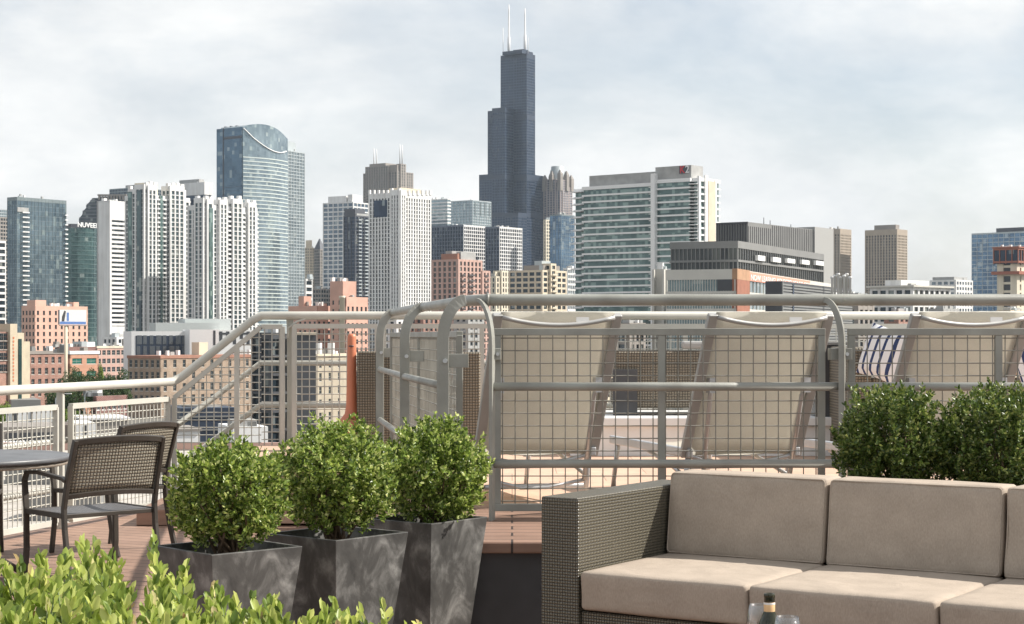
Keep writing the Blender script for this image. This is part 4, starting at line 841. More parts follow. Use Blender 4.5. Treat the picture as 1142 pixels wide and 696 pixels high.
def strap(path, wdir, wd, th):
    m = MB(); k = len(path); vs = []
    for i, p in enumerate(path):
        p = Vector(p); a = Vector(path[max(0,i-1)]); b = Vector(path[min(k-1,i+1)]); d = (b-a).normalized(); wv = Vector(wdir); tv = d.cross(wv).normalized()
        for s1, s2 in ((-1,-1),(1,-1),(1,1),(-1,1)): vs.append(p+wv*s1*wd/2+tv*s2*th/2)
    fs = [(0,1,2,3),(4*k-1,4*k-2,4*k-3,4*k-4)]
    for i in range(k-1):
        for j in range(4): fs.append((4*i+j, 4*i+4+j, 4*i+4+(j+1)%4, 4*i+(j+1)%4))
    m.add(vs, fs); return m
def arc(x0, y0, x1, y1, n=9, z0=1.36, z1=TOPZ):                     # quarter turn from vertical post into the rail
    return [(x0+(x1-x0)*(1-math.cos(a)), y0+(y1-y0)*(1-math.cos(a)), z0+(z1-z0)*math.sin(a)) for a in [math.pi/2*i/(n-1) for i in range(n)]]
for x in (-.10, 1.65, 3.42):
    P_(strap([(x,8.965,.05),(x,8.965,1.0)]+arc(x, 8.965, x-.075, 9.045, z0=1.40), (.30,.954,0), .05, .030 if x > 0 else .018), 'post', bevel=.002)
    P_(MB().box(x+.008, x+.055, 8.985, 9.09, 1.33, 1.39).box(x-.05, x-.008, 8.99, 9.09, 1.33, 1.39) if x > 1 else MB().box(x+.008, x+.045, 8.985, 9.075, 1.33, 1.39), 'bracket', bevel=.003)
    P_(MB().tube([(x+.028,8.985,1.36),(x+.028,8.972,1.36)], .009, 8), 'bolt', m_alu)
for x, y, xt, yt in ((-.351,9.10,-.235,9.12),(-.67,11.2,-.555,11.25),(-1.01,13.7,-.905,13.75)):
    P_(strap([(x,y,.05),(x,y,1.0)]+arc(x, y, xt, yt, z0=1.42), (0,1,0), .014, .060), 'post', bevel=.002)
    P_(MB().box(x+.01, x+.13, y+.008, y+.02, 1.29, 1.36), 'bracket', bevel=.002); P_(MB().tube([(x+.012,y-.008,1.325),(x+.012,y-.024,1.325)], .012, 8), 'bolt', m_alu)
def panel(x0, x1, xm, y=9.085, z0=.565, z1=1.49, w=.036):
    fr = MB(); fr.box(x0, x1, y-w/2, y+w/2, z1-w, z1); fr.box(x0, x1, y-w/2, y+w/2, z0, z0+w)
    for x in (x0, x1-w): fr.box(x, x+w, y-w/2+.002, y+w/2-.002, z0+w, z1-w)
    fr.box(xm-w/2, xm+w/2, y-w/2+.002, y+w/2-.002, z0+w, z1-w)
    P_(fr, 'mesh_frame', bevel=.003)
    mb = MB(); wires(mb, (x0+.02, y), (x1-.02, y), z0+.02, z1-.02); P_(mb, 'wire_mesh', m_wire)
panel(-.092, 1.585, .757); panel(1.70, 3.36, 2.463)
fr = MB(); a0, a1 = Vector((-.275,9.42,0)), Vector((-.905,13.55,0))
for z in (1.46, .575): fr.bar(a0+Vector((0,0,z)), a1+Vector((0,0,z)), .034, .034)
for t, w_ in ((0,.034),(.2,.034),(.5,.034),(1,.034)): p = a0.lerp(a1,t); fr.bar(p+Vector((0,0,.58)), p+Vector((0,0,1.455)), w_, w_, 0, (1,0,0))
P_(fr, 'mesh_frame', bevel=.003); mb = MB(); wires(mb, a0.xy, a1.xy, .585, 1.455); P_(mb, 'wire_mesh', m_wire)

# --- rear railing: lower-left run, stair slope, upper run
rr = thing('rear_railing', 'pale metal rear railing with mesh panels that slopes down beside the steps', 'railing', (-2.12,15.2,DZ))
def Q_(mb, name, mat=None, bevel=0): o = mb.build(name, mat or m_railfar, rr, bevel); o.location = (2.12,-15.2,-DZ); return o
def lowY(px): m = (px-CX)/F; Y = (-2.87-.294*15.2)/(m-.294); return (m*Y, Y)
LT = 1.065; UT = 1.625
Q_(MB().tube([(*lowY(-260),LT),(*lowY(60),LT),(-2.93,14.98,LT),(-2.87,15.18,LT),(-2.80,15.2,LT+.04),(-2.20,15.2,UT-.04),(-2.12,15.2,UT),(-1.9,15.2,UT),(6.9,15.2,UT)], .035, 14), 'top_rail')
for dz in (0, -.36):
    z = 1.22+dz; Q_(MB().tube([(*lowY(-200),z-.56),(-2.98,15.1,z-.56),(-2.90,15.32,z-.56),(-2.15,15.32,z),(6.9,15.32,z)], .024, 8), 'mid_rail')
def qpanel(A, B_, z0, z1, z0b=None, z1b=None, w=.04, mull=(), fine=True, ends=(0,1)):
    z0b = z0 if z0b is None else z0b; z1b = z1 if z1b is None else z1b; A3, B3 = Vector((*A,0)), Vector((*B_,0)); fr = MB()
    fr.bar(A3+Vector((0,0,z1)), B3+Vector((0,0,z1b)), w, w); fr.bar(A3+Vector((0,0,z0)), B3+Vector((0,0,z0b)), w, w)
    for t in (*ends, *mull):
        p = A3.lerp(B3, t); zz0 = z0+(z0b-z0)*t; zz1 = z1+(z1b-z1)*t; fr.bar(p+Vector((0,0,zz0)), p+Vector((0,0,zz1)), w*.98, w*.98, 0, (1,0,0))
    Q_(fr, 'mesh_frame', bevel=0); mb = MB(); wires(mb, A, B_, z0, z1, z0b, z1b, r=.0045, n=4); Q_(mb, 'wire_mesh', m_railfar)
qpanel(lowY(-160), lowY(-46), .06, .92); qpanel(lowY(-38), lowY(62), .06, .92); qpanel(lowY(79), (-2.90,15.12), .06, .92)
qpanel((-2.855,15.16), (-2.12,15.16), .08, .93, .45, 1.53, mull=(.72,), ends=(0,)); qpanel((-2.118,15.16), (-1.94,15.16), .45, 1.53, ends=(1,))
for i in range(5): x = -1.84+i*1.72; qpanel((x,15.16), (x+.70,15.16), .45, 1.535) if i == 0 else qpanel((x-1.0+.03,15.16), (x+.70,15.16), .45, 1.535, mull=(.5,))
for x in (-1.885, -1.10, .585, 2.305, 4.025, 5.745): 
    Q_(strap([(x,15.26,.0),(x,15.26,1.1)]+[(x+.12*0, 15.26-.05*(1-math.cos(a)), 1.35+(UT-.03-1.35)*math.sin(a)) for a in [math.pi/2*i/6 for i in range(7)]], (.0,1,0), .014, .06), 'post', bevel=.002)
    Q_(strap([(x-.02,15.2,1.44),(x-.01,15.2,1.52),(x+.06,15.2,1.575),(x+.14,15.2,1.60)], (0,1,0), .05, .012), 'rail_arm')
for px in (70.5, -42): 
    X, Y = lowY(px); Q_(MB().box(X-.05, X+.0, Y-.01, Y+.05, .0, 1.03), 'post', bevel=.004)

# --- orange stand-up ash receptacle
t = thing('ash_receptacle', 'orange floor standing ash receptacle with a long neck and flared base', 'ashtray', (-1.30,14.55,DZ)); h = .94
MB().lathe([(.17,0),(.20,.02),(.20,.12),(.18,.17),(.10,.24),(.058,.29),(.046,.36),(.040,.6),(.035,h-.03),(.031,h-.008),(.018,h)], (0,0,0), 24).build('body', m_orange, t)
MB().tube([(-.02,-.042,h-.1),(.02,-.042,h-.1)], .006, 6).build('opening', m_glossdark, t)

# --- chaises
def make_chaise():
    t = thing('sun_lounger', 'x', 'sun lounger', (0,0,DZ), 0, 'sling sun loungers behind the near railing')
    hw = .325; top = Vector((0,0,1.02)); hin = Vector((0,.40,.30))
    for s in (-1, 1):
        mb = MB(); mb.bar((s*hw,-.005,1.035), (s*hw,.42,.27), .036, .052, 0, (1,0,0)); mb.build('back_frame', m_slingframe, t, .006)
        mb = MB(); mb.bar((s*hw*.96,.36,.29), (s*hw*.96,1.72,.29), .03, .05); mb.build('side_rail', m_alu, t, .006)
        mb = MB(); mb.tube([(s*.27,.17,.66),(s*.262,.20,.60),(s*.25,.34,.14)], .013, 8); mb.box(s*.27-.018, s*.27+.018, .14, .19, .62, .70); mb.build('strut', m_alu, t)
        for y0, y1 in ((.42,.50),(1.62,1.72)): MB().tube([(s*hw*.93,y0,.28),(s*hw*.93,y1,.0)], [.017,.014], 8).build('leg', m_alu, t)
        MB().tube([(s*hw*.93,.45,.15),(s*hw*.90,.7,.20),(s*hw*.9,1.1,.26)], .012, 8).build('brace', m_alu, t)
    def sl(p0, p1, sag, name, n=10, k=10, hw_=hw-.015):
        m = MB(); vs = []
        for j in range(k+1):
            for i in range(n+1):
                u = i/n*2-1; v = j/k; P = Vector(p0).lerp(Vector(p1), v); P.x += u*hw_; e = 1-u*u
                P += Vector(sag)*e; vs.append(P)
        fs = [(j*(n+1)+i, j*(n+1)+i+1, (j+1)*(n+1)+i+1, (j+1)*(n+1)+i) for j in range(k) for i in range(n)]
        m.add(vs, fs, 0, True); o = m.build(name, m_sling, t); so = o.modifiers.new('thick','SOLIDIFY'); so.thickness = .003; return o
    sl((0,-.012,1.045), (0,.415,.275), (0,.045,.004), 'back_sling'); sl((0,.44,.305), (0,1.70,.305), (0,0,-.035), 'seat_sling')
    q = [(-hw+.02+(2*hw-.04)*i/12, -.022+.03*(1-(i/6-1)**2)*0, .018+1.0-.040*(1-(i/6-1)**2)) for i in range(13)]
    MB().tube(q, .012, 8).build('head_bar', m_slingframe, t)
    q = [(-hw+.02+(2*hw-.04)*i/12, .40+.03*(1-(i/6-1)**2), .275-.05*(1-(i/6-1)**2)) for i in range(13)]
    MB().tube(q, .013, 8).build('lower_bar', m_alu, t)
    MB().tube([(-.28,.45,.10),(0,.47,.10),(.28,.45,.10)], .014, 8).build('cross_bar', m_alu, t)
    MB().box(-.29,.29,.56,.60,.19,.235).build('cross_bar', m_alu, t); MB().tube([(-.25,.34,.14),(-.1,.36,.10),(.05,.36,.10),(.25,.34,.14)], .010, 8).build('strut_bar', m_alu, t)
    MB().box(.095,.165,-.022,-.018,.995,1.02).build('care_tag', m_white, t)
    MB().box(-.18,.16,.295,.42,.33,.345).build('cushion_pad', m_sling, t, .01) if False else None
    return t
ch = make_chaise()
for i, (px, lab) in enumerate(((622,'reclined beige sling sun lounger nearest the corner of the near railing'),(860,'beige sling sun lounger directly behind the sofa, between two others'),(1084,'beige sling sun lounger behind the round shrubs at right'))):
    X = (px-CX)/F*9.37; o = ch if i == 0 else copy_thing(ch); o['label'] = lab; o.location = (X, 9.37, DZ); o.rotation_euler = (0,0,math.radians(15))

# --- rear furniture on the upper deck
tag(MB().box(.45, 7, 13.75, 15.0, DZ+.002, .76).build('deck_step', m_white), kind='structure')
tag(MB().box(.40, 7, 13.70, 15.0, .762, .83).build('step_cap', m_white, bevel=.01), kind='structure')
def rb(name, x0, x1, y0, y1, z0, z1, mat, parent, bev=.02): return MB().box(x0, x1, y0, y1, z0, z1).build(name, mat, parent, bev)
t = thing('wicker_sofa', 'brown wicker outdoor sofa seen from behind, between the first two sun loungers', 'sofa', (1.25,14.1,.83))
rb('back', -.44, .42, -.06, .06, .06, .51, m_wick2, t); rb('seat', -.44, .42, .06, .65, .06, .28, m_wick2, t); rb('arm', -.44, -.32, .06, .65, .28, .42, m_wick2, t); rb('arm', .30, .42, .06, .65, .28, .42, m_wick2, t); rb('base_panel', -.46, -.27, -.09, -.062, .0, .36, m_glossdark, t, .004)
for x in (-.4,.38): rb('foot', x-.02, x+.02, -.03, .02, 0, .06, m_glossdark, t, 0)
t = tag(MB().box(-.09,.09,-.06,.06,-.025,.035).build('small_cushion', m_roofplant, None, .02), 'small grey cushion lying on top of the brown wicker sofa back', 'cushion'); t.location = (1.42,14.1,1.377)
t = thing('planter_cabinet', 'dark grey upright cabinet behind the second railing post', 'cabinet', (2.46,13.9,.83)); rb('body', -.12, .10, -.1, .2, 0, .55, m_glossdark, t, .005); rb('lid', -.14, .12, -.12, .22, .552, .575, m_greyclad, t, .004)
t = thing('daybed', 'wicker daybed with beige back cushions beyond the right railing panel', 'daybed', (2.5,13.0,DZ))
rb('arm', -.06, .10, -.05, .8, .08, .84, m_wick2, t); rb('back', .10, 2.9, -.05, .08, .08, .62, m_wick2, t); rb('seat', .10, 2.9, .08, .9, .08, .40, m_wick2, t)
for i in range(3): rb('back_cushion', .16+i*.9, 1.04+i*.9, -.04, .14, .63, .93, m_beigec if 'm_beigec' in globals() else m_cushl, t, .05) if False else None
m_cushl = fabric('pale_cushion_fabric', (.62,.49,.36), .2)
for i in range(3): rb('back_cushion', .16+i*.9, 1.04+i*.9, -.045, .16, .63, .92, m_cushl, t, .05); rb('seat_cushion', .12+i*.92, 1.02+i*.92, .17, .88, .405, .52, m_cushl, t, .04)
for x in (0, 2.85): rb('foot', x-.02, x+.02, -.0, .04, 0, .08, m_glossdark, t, 0)
def stripes(name, base, dark):
    m, N, L, P = newmat(name); tcn = N.new('ShaderNodeTexCoord'); sp = N.new('ShaderNodeSeparateXYZ'); L.new(tcn.outputs['Object'], sp.inputs[0])
    ps = mth(N, L, 'FRACT', mth(N, L, 'MULTIPLY', sp.outputs[0], 13)); L.new(ramp(N, L, mth(N, L, 'GREATER_THAN', ps, .68), [(0,base),(1,dark)]), P.inputs['Base Color']); P.inputs['Roughness'].default_value = .9; return m
def pillow(label, loc, rot, mat, s=.19):
    m = MB(); n = 10; vs = []; 
    for sgn in (1,-1):
        for j in range(n+1):
            for i in range(n+1):
                u, v = i/n*2-1, j/n*2-1; h = .07*max(0,(1-u**4)*(1-v**4))**.6; k = 1-.06*(1-abs(u*v)); vs.append((u*s*k, sgn*h, v*s*k))
    fs = []
    for q in (0,1):
        o = q*(n+1)**2
        for j in range(n):
            for i in range(n):
                f = (o+j*(n+1)+i, o+j*(n+1)+i+1, o+(j+1)*(n+1)+i+1, o+(j+1)*(n+1)+i); fs.append(f if q else f[::-1])
    m.add(vs, fs, 0, True); o = m.build('striped_pillow', mat); o.location = loc; o.rotation_euler = rot; return tag(o, label, 'pillow', None)
ms = stripes('navy_stripe', (.75,.75,.76), (.03,.05,.13))
pillow('white pillow with thin navy stripes leaning on the daybed arm', (2.64,12.78,1.33), (math.radians(-14), math.radians(12), math.radians(-58)), ms)
pillow('navy pillow with a white stripe cut by the right photo edge', (3.72,12.80,1.28), (math.radians(-14), math.radians(-10), math.radians(35)), stripes('navy_stripe_dark', (.03,.05,.13), (.75,.75,.76)))
rb('wicker_column', -.17, .17, -.12, .12, 0, .80, m_wick2, thing('wicker_planter', 'tall wicker planter box left of the far side railing post', 'planter', (-1.07,14.45,DZ)), .01)
rb('wicker_column', -.07, .10, -.12, .12, 0, .80, m_wick2, thing('wicker_planter', 'tall narrow wicker planter box just left of the nearest lounger', 'planter', (-.34,13.6,DZ)), .01)
m_board = M('weathered_board', (.42,.40,.36), .85, 0, .25, 6, .3, 30)
t = thing('privacy_board', 'weathered pale board seen through the side railing mesh', 'board', (-.74,13.95,DZ)); rb('board', -.21, .20, 0, .03, .03, .94, m_board, t, .004); rb('foot', -.2,-.16,-.05,.08,0,.03,m_board,t,0); rb('foot', .15,.19,-.05,.08,0,.03,m_board,t,0)

# --- planters and boxwood
def slate():
    m, N, L, P = newmat('slate_planter'); tcn = N.new('ShaderNodeTexCoord'); n = N.new('ShaderNodeTexNoise'); n.inputs['Scale'].default_value = 7; n.inputs['Detail'].default_value = 9; n.inputs['Roughness'].default_value = .62; n.inputs['Distortion'].default_value = .45
    mpn = N.new('ShaderNodeMapping'); mpn.inputs['Rotation'].default_value = (.5,.9,.4); mpn.inputs['Scale'].default_value = (1,1.2,.75); L.new(tcn.outputs['Object'], mpn.inputs[0]); L.new(mpn.outputs[0], n.inputs[0])
    L.new(ramp(N, L, n.outputs[0], [(.36,(.038,.037,.035)),(.50,(.072,.070,.066)),(.58,(.14,.137,.13)),(.68,(.27,.265,.25))]), P.inputs['Base Color']); P.inputs['Roughness'].default_value = .55
    b = N.new('ShaderNodeBump'); b.inputs['Strength'].default_value = .25; b.inputs['Distance'].default_value = .01; L.new(n.outputs[0], b.inputs['Height']); L.new(b.outputs[0], P.inputs['Normal']); return m
m_slate = slate()
m_leaf = leafmat('boxwood_leaves', [(0,(.04,.07,.015)),(.4,(.13,.205,.035)),(.75,(.30,.40,.085)),(1,(.58,.62,.26))], .36, .33)
m_leafd = leafmat('shaded_boxwood_leaves', [(0,(.03,.06,.012)),(.45,(.08,.13,.025)),(.8,(.16,.21,.05)),(1,(.32,.35,.12))], .25, .35)  # darker copy of the boxwood leaves, with the shade put into their colour
m_leaf2 = leafmat('hedge_leaves', [(0,(.07,.12,.025)),(.3,(.20,.28,.055)),(.65,(.34,.42,.10)),(.95,(.54,.58,.20)),(.98,(.55,.52,.25)),(1,(.34,.22,.10))], .45, .36)
m_twig = M('twigs', (.16,.11,.07), .85, 0, .3, 30)
def planter(label, X, Y, rz, s, top, h=.66, taper=.62):
    """X, Y: the corner nearest the camera; the box turned by rz"""
    c, sn = math.cos(rz), math.sin(rz); ctr = Vector((X+s/2*c-s/2*sn, Y+s/2*sn+s/2*c, top-h)); t = thing('tapered_planter', label, 'planter', ctr, rz, 'tapered slate planters')
    a = s/2; b_ = a*taper; w = .016; o = [(-a,-a),(a,-a),(a,a),(-a,a)]; bt = [(-b_,-b_),(b_,-b_),(b_,b_),(-b_,b_)]; ii = [(x*(a-w)/a, y*(a-w)/a) for x, y in o]; il = [(x*(a-w-.02)/a, y*(a-w-.02)/a) for x, y in o]
    m = MB(); vs = [(*p,0) for p in bt]+[(*p,h) for p in o]+[(*p,h) for p in ii]+[(*p,h-.10) for p in il]
    fs = [(3,2,1,0)]
    for k in range(4): j = (k+1)%4; fs += [(k,j,4+j,4+k),(4+k,4+j,8+j,8+k),(8+k,8+j,12+j,12+k)]
    m.add(vs, fs); m.build('body', m_slate, t, .003)
    g = MB(); n = 8; e = a-w-.012; rn = random.Random(int(X*100))
    g.add([(-e+2*e*i/n, -e+2*e*j/n, h-.055+rn.uniform(-.008,.008)) for j in range(n+1) for i in range(n+1)], [(j*(n+1)+i, j*(n+1)+i+1, (j+1)*(n+1)+i+1, (j+1)*(n+1)+i) for j in range(n) for i in range(n)], 0, True); g.build('soil', m_soil, t)
    return Vector((ctr.x, ctr.y, top-.05))
def boxwood(label, base, zc, r, seed, n_sprig=900, leaf=.0195, sq=1.0, mat=None):
    rnd = np.random.default_rng(seed); t = thing('boxwood_shrub', label, 'shrub', base, 0, 'clipped boxwood balls'); C = np.array([0,0,zc-base.z])
    tw = MB(); rn = random.Random(seed)
    for k in range(26):
        a = rn.uniform(0,6.28); e = rn.uniform(.1,1.3); q = Vector((math.cos(a)*math.cos(e), math.sin(a)*math.cos(e), math.sin(e)-.25))*r*rn.uniform(.6,.95)+Vector(C); b0 = Vector((rn.uniform(-.04,.04), rn.uniform(-.04,.04), 0))
        mid = b0.lerp(q,.5)+Vector((rn.uniform(-.03,.03), rn.uniform(-.03,.03), -.02)); tw.tube([b0, mid, q], [.007,.005,.002], 5)
    tw.build('stems', m_twig, t)
    d = rnd.normal(size=(n_sprig,3)); d /= np.linalg.norm(d,axis=1)[:,None]; keep = d[:,2] > -.88; d = d[keep]
    lump = 1+.09*np.sin(d[:,0]*5+seed)*np.cos(d[:,1]*4+seed*2)+.05*np.sin(d[:,2]*7+seed)+.075*rnd.normal(size=len(d)); rad = r*lump*np.where(rnd.random(len(d)) < .68, rnd.uniform(.84,1.03,len(d)), rnd.uniform(.45,.85,len(d)))
    squash = np.where(d[:,2] < 0, .93, .95*sq); B0 = d*rad[:,None]*np.array([1,1,1])*np.stack([np.ones(len(d)),np.ones(len(d)),squash],1)
    ax = d*.7+np.array([0,0,.75])+rnd.normal(size=d.shape)*.45; ax /= np.linalg.norm(ax,axis=1)[:,None]
    P, D = [], []
    for k in range(9):
        s_ = -.045+.0078*k; ang = rnd.uniform(0,6.28,len(d)); q = rnd.normal(size=d.shape); q -= ax*(q*ax).sum(1)[:,None]; q /= np.linalg.norm(q,axis=1)[:,None]
        for sg in (1,-1): P.append(B0+ax*s_); D.append(q*sg*1.0+ax*(.3+.1*k))
    P = np.concatenate(P)+C; D = np.concatenate(D); ok = P[:,2] > .012; P, D = P[ok], D[ok]; D /= np.linalg.norm(D,axis=1)[:,None]
    add_leaves_mesh('foliage', P, rnd, leaf, leaf*.55, mat or m_leaf, t, up=.1, dirs=D, jit=.22); return t
bs = planter('slate grey tapered planter, frontmost and leftmost of the three', -1.10, 6.56, math.radians(42.5), .41, 1.45-.80); boxwood('round boxwood ball in the frontmost left planter', bs, 1.45-.605, .215, 11)
bs = planter('slate grey tapered planter, middle of the three', -.69, 7.02, math.radians(50), .415, 1.45-.80); boxwood('round boxwood ball in the middle planter, hiding the ash receptacle base', bs, 1.45-.575, .232, 12)
bs = planter('slate grey tapered planter, rearmost, beside the deck step', -.345, 7.645, math.radians(52), .385, 1.45-.80); boxwood('round boxwood ball in the rearmost planter below the railing corner', bs+Vector((.03,0,0)), 1.45-.60, .235, 13)
bs = planter('slate planter hidden behind the sofa under the left round shrub', 1.62, 7.37, math.radians(45), .40, .79, .79); boxwood('boxwood ball with leaves darkened as in shade behind the middle sofa cushion', bs, 1.45-.455, .232, 14, mat=m_leafd)
bs = planter('slate planter hidden behind the sofa under the right round shrub', 2.06, 7.32, math.radians(45), .44, .79, .79); boxwood('boxwood ball with leaves darkened as in shade behind the right end of the sofa', bs, 1.45-.475, .262, 15, 1100, mat=m_leafd)

# foreground hedge
t = thing('hedge_planter', 'dark trough planter under the light green foreground hedge', 'planter', (-.66,2.25,0)); m = MB(); m.box(-.62,.56,-.32,.32,0,.80).build('trough', m_slate, t, .005); MB().box(-.59,.53,-.29,.29,.802,.83).build('soil', m_soil, t)
t = thing('boxwood_hedge', 'light green boxwood hedge in the bottom left foreground', 'hedge', (-.66,2.25,.82)); rnd = np.random.default_rng(77)
xs = np.array([-140,0,30,60,90,115,140,165,185,205,225,250,275,300,330,352,372,395,420,450]); ys = np.array([654,652,656,642,630,640,662,662,656,666,686,702,708,712,718,710,706,720,734,750])
ns = 1150; X = rnd.uniform(-1.2,-.13,ns); Y = 1.88+.62*rnd.random(ns)**1.1; pxs = CX+X/Y*F; topz = CZ-(np.interp(pxs, xs, ys)-HY)/F*2.08; topz = topz+rnd.normal(size=ns)*.008-.04*rnd.random(ns)**2
low = rnd.random(ns) < .5; Zt = np.where(low, topz-rnd.uniform(.03,.2,ns), topz-.008); ax = rnd.normal(size=(ns,3))*.22; ax[:,2] = 1; ax /= np.linalg.norm(ax,axis=1)[:,None]; T = np.stack([X,Y,Zt],1)-np.array([-.66,2.25,.82]); P, D, tw = [], [], MB()
for k in range(8):
    ang = k*2.4+rnd.uniform(0,6.28,ns); q = np.stack([np.cos(ang),np.sin(ang),np.zeros(ns)],1)
    for sg in (1,-1): P.append(T-ax*(.012+.0085*k)); D.append(q*sg*(.28+.085*k)+ax*(1.05-.05*k))
P = np.concatenate(P); D = np.concatenate(D); D /= np.linalg.norm(D,axis=1)[:,None]
for i in range(0, ns, 2): tw.tube([tuple(T[i]-ax[i]*.09), tuple(T[i]-ax[i]*.01)], .0012, 4)
for i in range(40): x = -.58+i*.029; tw.tube([(x,rnd.uniform(-.2,.2),0),(x+rnd.uniform(-.05,.05),rnd.uniform(-.25,.25),.22)], .005, 5)
add_leaves_mesh('foliage', P, rnd, .0200, .0098, m_leaf2, t, up=.0, dirs=D, jit=.16, fold=.35); tw.build('stems', M('green_stems', (.12,.16,.05), .7), t)

# --- bronze chairs and the table
def make_chair():
    t = thing('dining_chair', 'x', 'chair', (0,0,0), 0, 'bronze metal dining chairs'); hw = .295
    def curve(u): return -.045*(1-u*u)
    for s in (-1,1):
        MB().bar((s*hw,-.10,0),(s*hw,-.03,.25),.028,.03).build('leg', m_chairmetal, t, .004) if False else None
        strap([(s*hw,-.10,0),(s*hw,-.055,.16),(s*hw,-.02,.34),(s*hw,-.01,.46),(s*hw*.99,-.045,.62),(s*hw*.97,-.105,.80),(s*hw*.96,-.125,.86)], (1,0,0), .024, .036).build('leg', m_chairmetal, t, .004)
        strap([(s*hw,.47,0),(s*hw,.445,.20),(s*hw,.45,.44),(s*hw,.47,.60),(s*hw,.44,.648),(s*hw,.30,.655),(s*hw,.0,.635),(s*hw,-.045,.62)], (1,0,0), .034, .022).build('arm', m_chairmetal, t, .004)
        MB().box(s*hw-.012, s*hw+.012, -.01, .45, .405, .435).build('seat_rail', m_chairmetal, t, .003)
    def bowbar(z, y0, w, th):
        q = [(-hw*.97+2*hw*.97*i/10, y0+curve(i/5-1), z+.018*(1-(i/5-1)**2)) for i in range(11)]; return strap(q, (0,-.2,.98), w, th)
    bowbar(.845,-.12,.035,.022).build('top_rail', m_chairmetal, t, .004); bowbar(.53,-.025,.030,.02).build('lower_rail', m_chairmetal, t, .004)
    m = MB(); n, k = 14, 8; vs = []
    for j in range(k+1):
        for i in range(n+1): u = i/n*2-1; v = j/k; vs.append((u*hw*.93, -.027-(.09*v)+curve(u), .545+(.83-.545)*v+.018*(1-u*u)))
    m.add(vs, [(j*(n+1)+i, j*(n+1)+i+1, (j+1)*(n+1)+i+1, (j+1)*(n+1)+i) for j in range(k) for i in range(n)], 0, True); o = m.build('back_weave', m_chairweave, t); so = o.modifiers.new('th','SOLIDIFY'); so.thickness = .006
    m = MB(); vs = [((i/n*2-1)*(hw-.012), -.0+.455*j/k, .43-.02*(1-(i/n*2-1)**2)*math.sin(math.pi*j/k)) for j in range(k+1) for i in range(n+1)]
    m.add(vs, [(j*(n+1)+i, j*(n+1)+i+1, (j+1)*(n+1)+i+1, (j+1)*(n+1)+i) for j in range(k) for i in range(n)], 0, True); o = m.build('seat_weave', m_chairseat, t); so = o.modifiers.new('th','SOLIDIFY'); so.thickness = .006
    for y in (-.005,.45): MB().box(-hw+.012, hw-.012, y-.012, y+.012, .405, .43).build('seat_rail', m_chairmetal, t, .003)
    return t
ch1 = make_chair(); ch1['label'] = 'bronze armchair with woven back, nearer of the two at the round table'; ch1.location = (-2.35,10.46,0); ch1.rotation_euler = (0,0,math.radians(42))
copy_thing(ch1, 'bronze armchair standing behind the nearer one, at the far side of the round table', (-2.53,12.05,0), math.radians(62))
t = thing('round_table', 'round slate topped table with bronze legs cut by the left photo edge', 'table', (-3.28,10.75,0))
m_tabletop = M('slate_tabletop', (.105,.108,.115), .42, 0, .35, 5, .1, 30)
MB().lathe([(.60,.0),(.62,.01),(.62,.028),(.61,.034)], (0,0,.70), 48).build('tabletop', m_tabletop, t); MB().lathe([(.60,-.012),(.605,-.03),(.59,-.034)], (0,0,.71), 40).build('apron', M('bronze_rim', (.25,.21,.17), .5, .1), t)
for k in range(4):
    a = k*math.pi/2+.5; cx_, sy_ = math.cos(a), math.sin(a); MB().tube([(cx_*.09,sy_*.09,.66),(cx_*.07,sy_*.07,.35),(cx_*.14,sy_*.14,.14),(cx_*.34,sy_*.34,.015)], [.03,.024,.024,.02], 8).build('leg', m_chairmetal, t)
MB().lathe([(.12,.62),(.1,.69)], (0,0,0), 20).build('collar', m_chairmetal, t)
o = copy_thing(ch1, 'bronze armchair mostly cut off at the far left photo edge, facing the round table', (-3.70,11.9,0), math.radians(190))

# --- sofa
def rounded(x0, x1, y0, y1, z0, z1, r, puff, n=12, lean=0, mi=0):
    m = MB(); c = Vector(((x0+x1)/2,(y0+y1)/2,(z0+z1)/2)); h = Vector(((x1-x0)/2,(y1-y0)/2,(z1-z0)/2)); rs = random.Random(int(x0*977+z0*31)); ph = [rs.uniform(0,6) for _ in range(6)]
    def cell(t): return math.copysign(1-(1-abs(t))**1.0, t)
    for axis in range(3):
        for sg in (-1,1):
            vs = []; a, b_ = (axis+1)%3, (axis+2)%3
            for j in range(n+1):
                for i in range(n+1):
                    u = math.sin((i/n*2-1)*math.pi/2*.98)/math.sin(math.pi/2*.98); v = math.sin((j/n*2-1)*math.pi/2*.98)/math.sin(math.pi/2*.98); p = Vector((0,0,0)); p[axis] = sg*h[axis]; p[a] = u*h[a]; p[b_] = v*h[b_]
                    q = Vector([max(-h[k]+r, min(h[k]-r, p[k])) for k in range(3)]); d = p-q
                    if d.length > 1e-9: d = d.normalized()*r
                    pp = q+d; w_ = (1-u*u)*(1-v*v); nrm = Vector((0,0,0)); nrm[axis] = sg; amp = puff*(h[a]*h[b_])**.5/.3
                    pp += nrm*amp*w_; pp += Vector((math.sin(pp.z*23+ph[0])*math.sin(pp.y*17+ph[1]), math.sin(pp.x*19+ph[2])*math.sin(pp.z*21+ph[3]), math.sin(pp.x*15+ph[4])*math.sin(pp.y*18+ph[5])))*.0022
                    pp += c; pp.y += lean*(pp.z-z0); vs.append(pp)
            f = [(j*(n+1)+i, j*(n+1)+i+1, (j+1)*(n+1)+i+1, (j+1)*(n+1)+i) for j in range(n) for i in range(n)]
            m.add(vs, f if sg > 0 else [q[::-1] for q in f], mi, True)
    return m
def weld(o):
    import bmesh
    bm = bmesh.new(); bm.from_mesh(o.data); bmesh.ops.remove_doubles(bm, verts=bm.verts, dist=.0006); bm.to_mesh(o.data); bm.free(); return o
sf = thing('wicker_lounge_sofa', 'brown wicker outdoor sofa with taupe cushions in the right foreground', 'sofa', (.25,6.80,0), math.radians(-33))
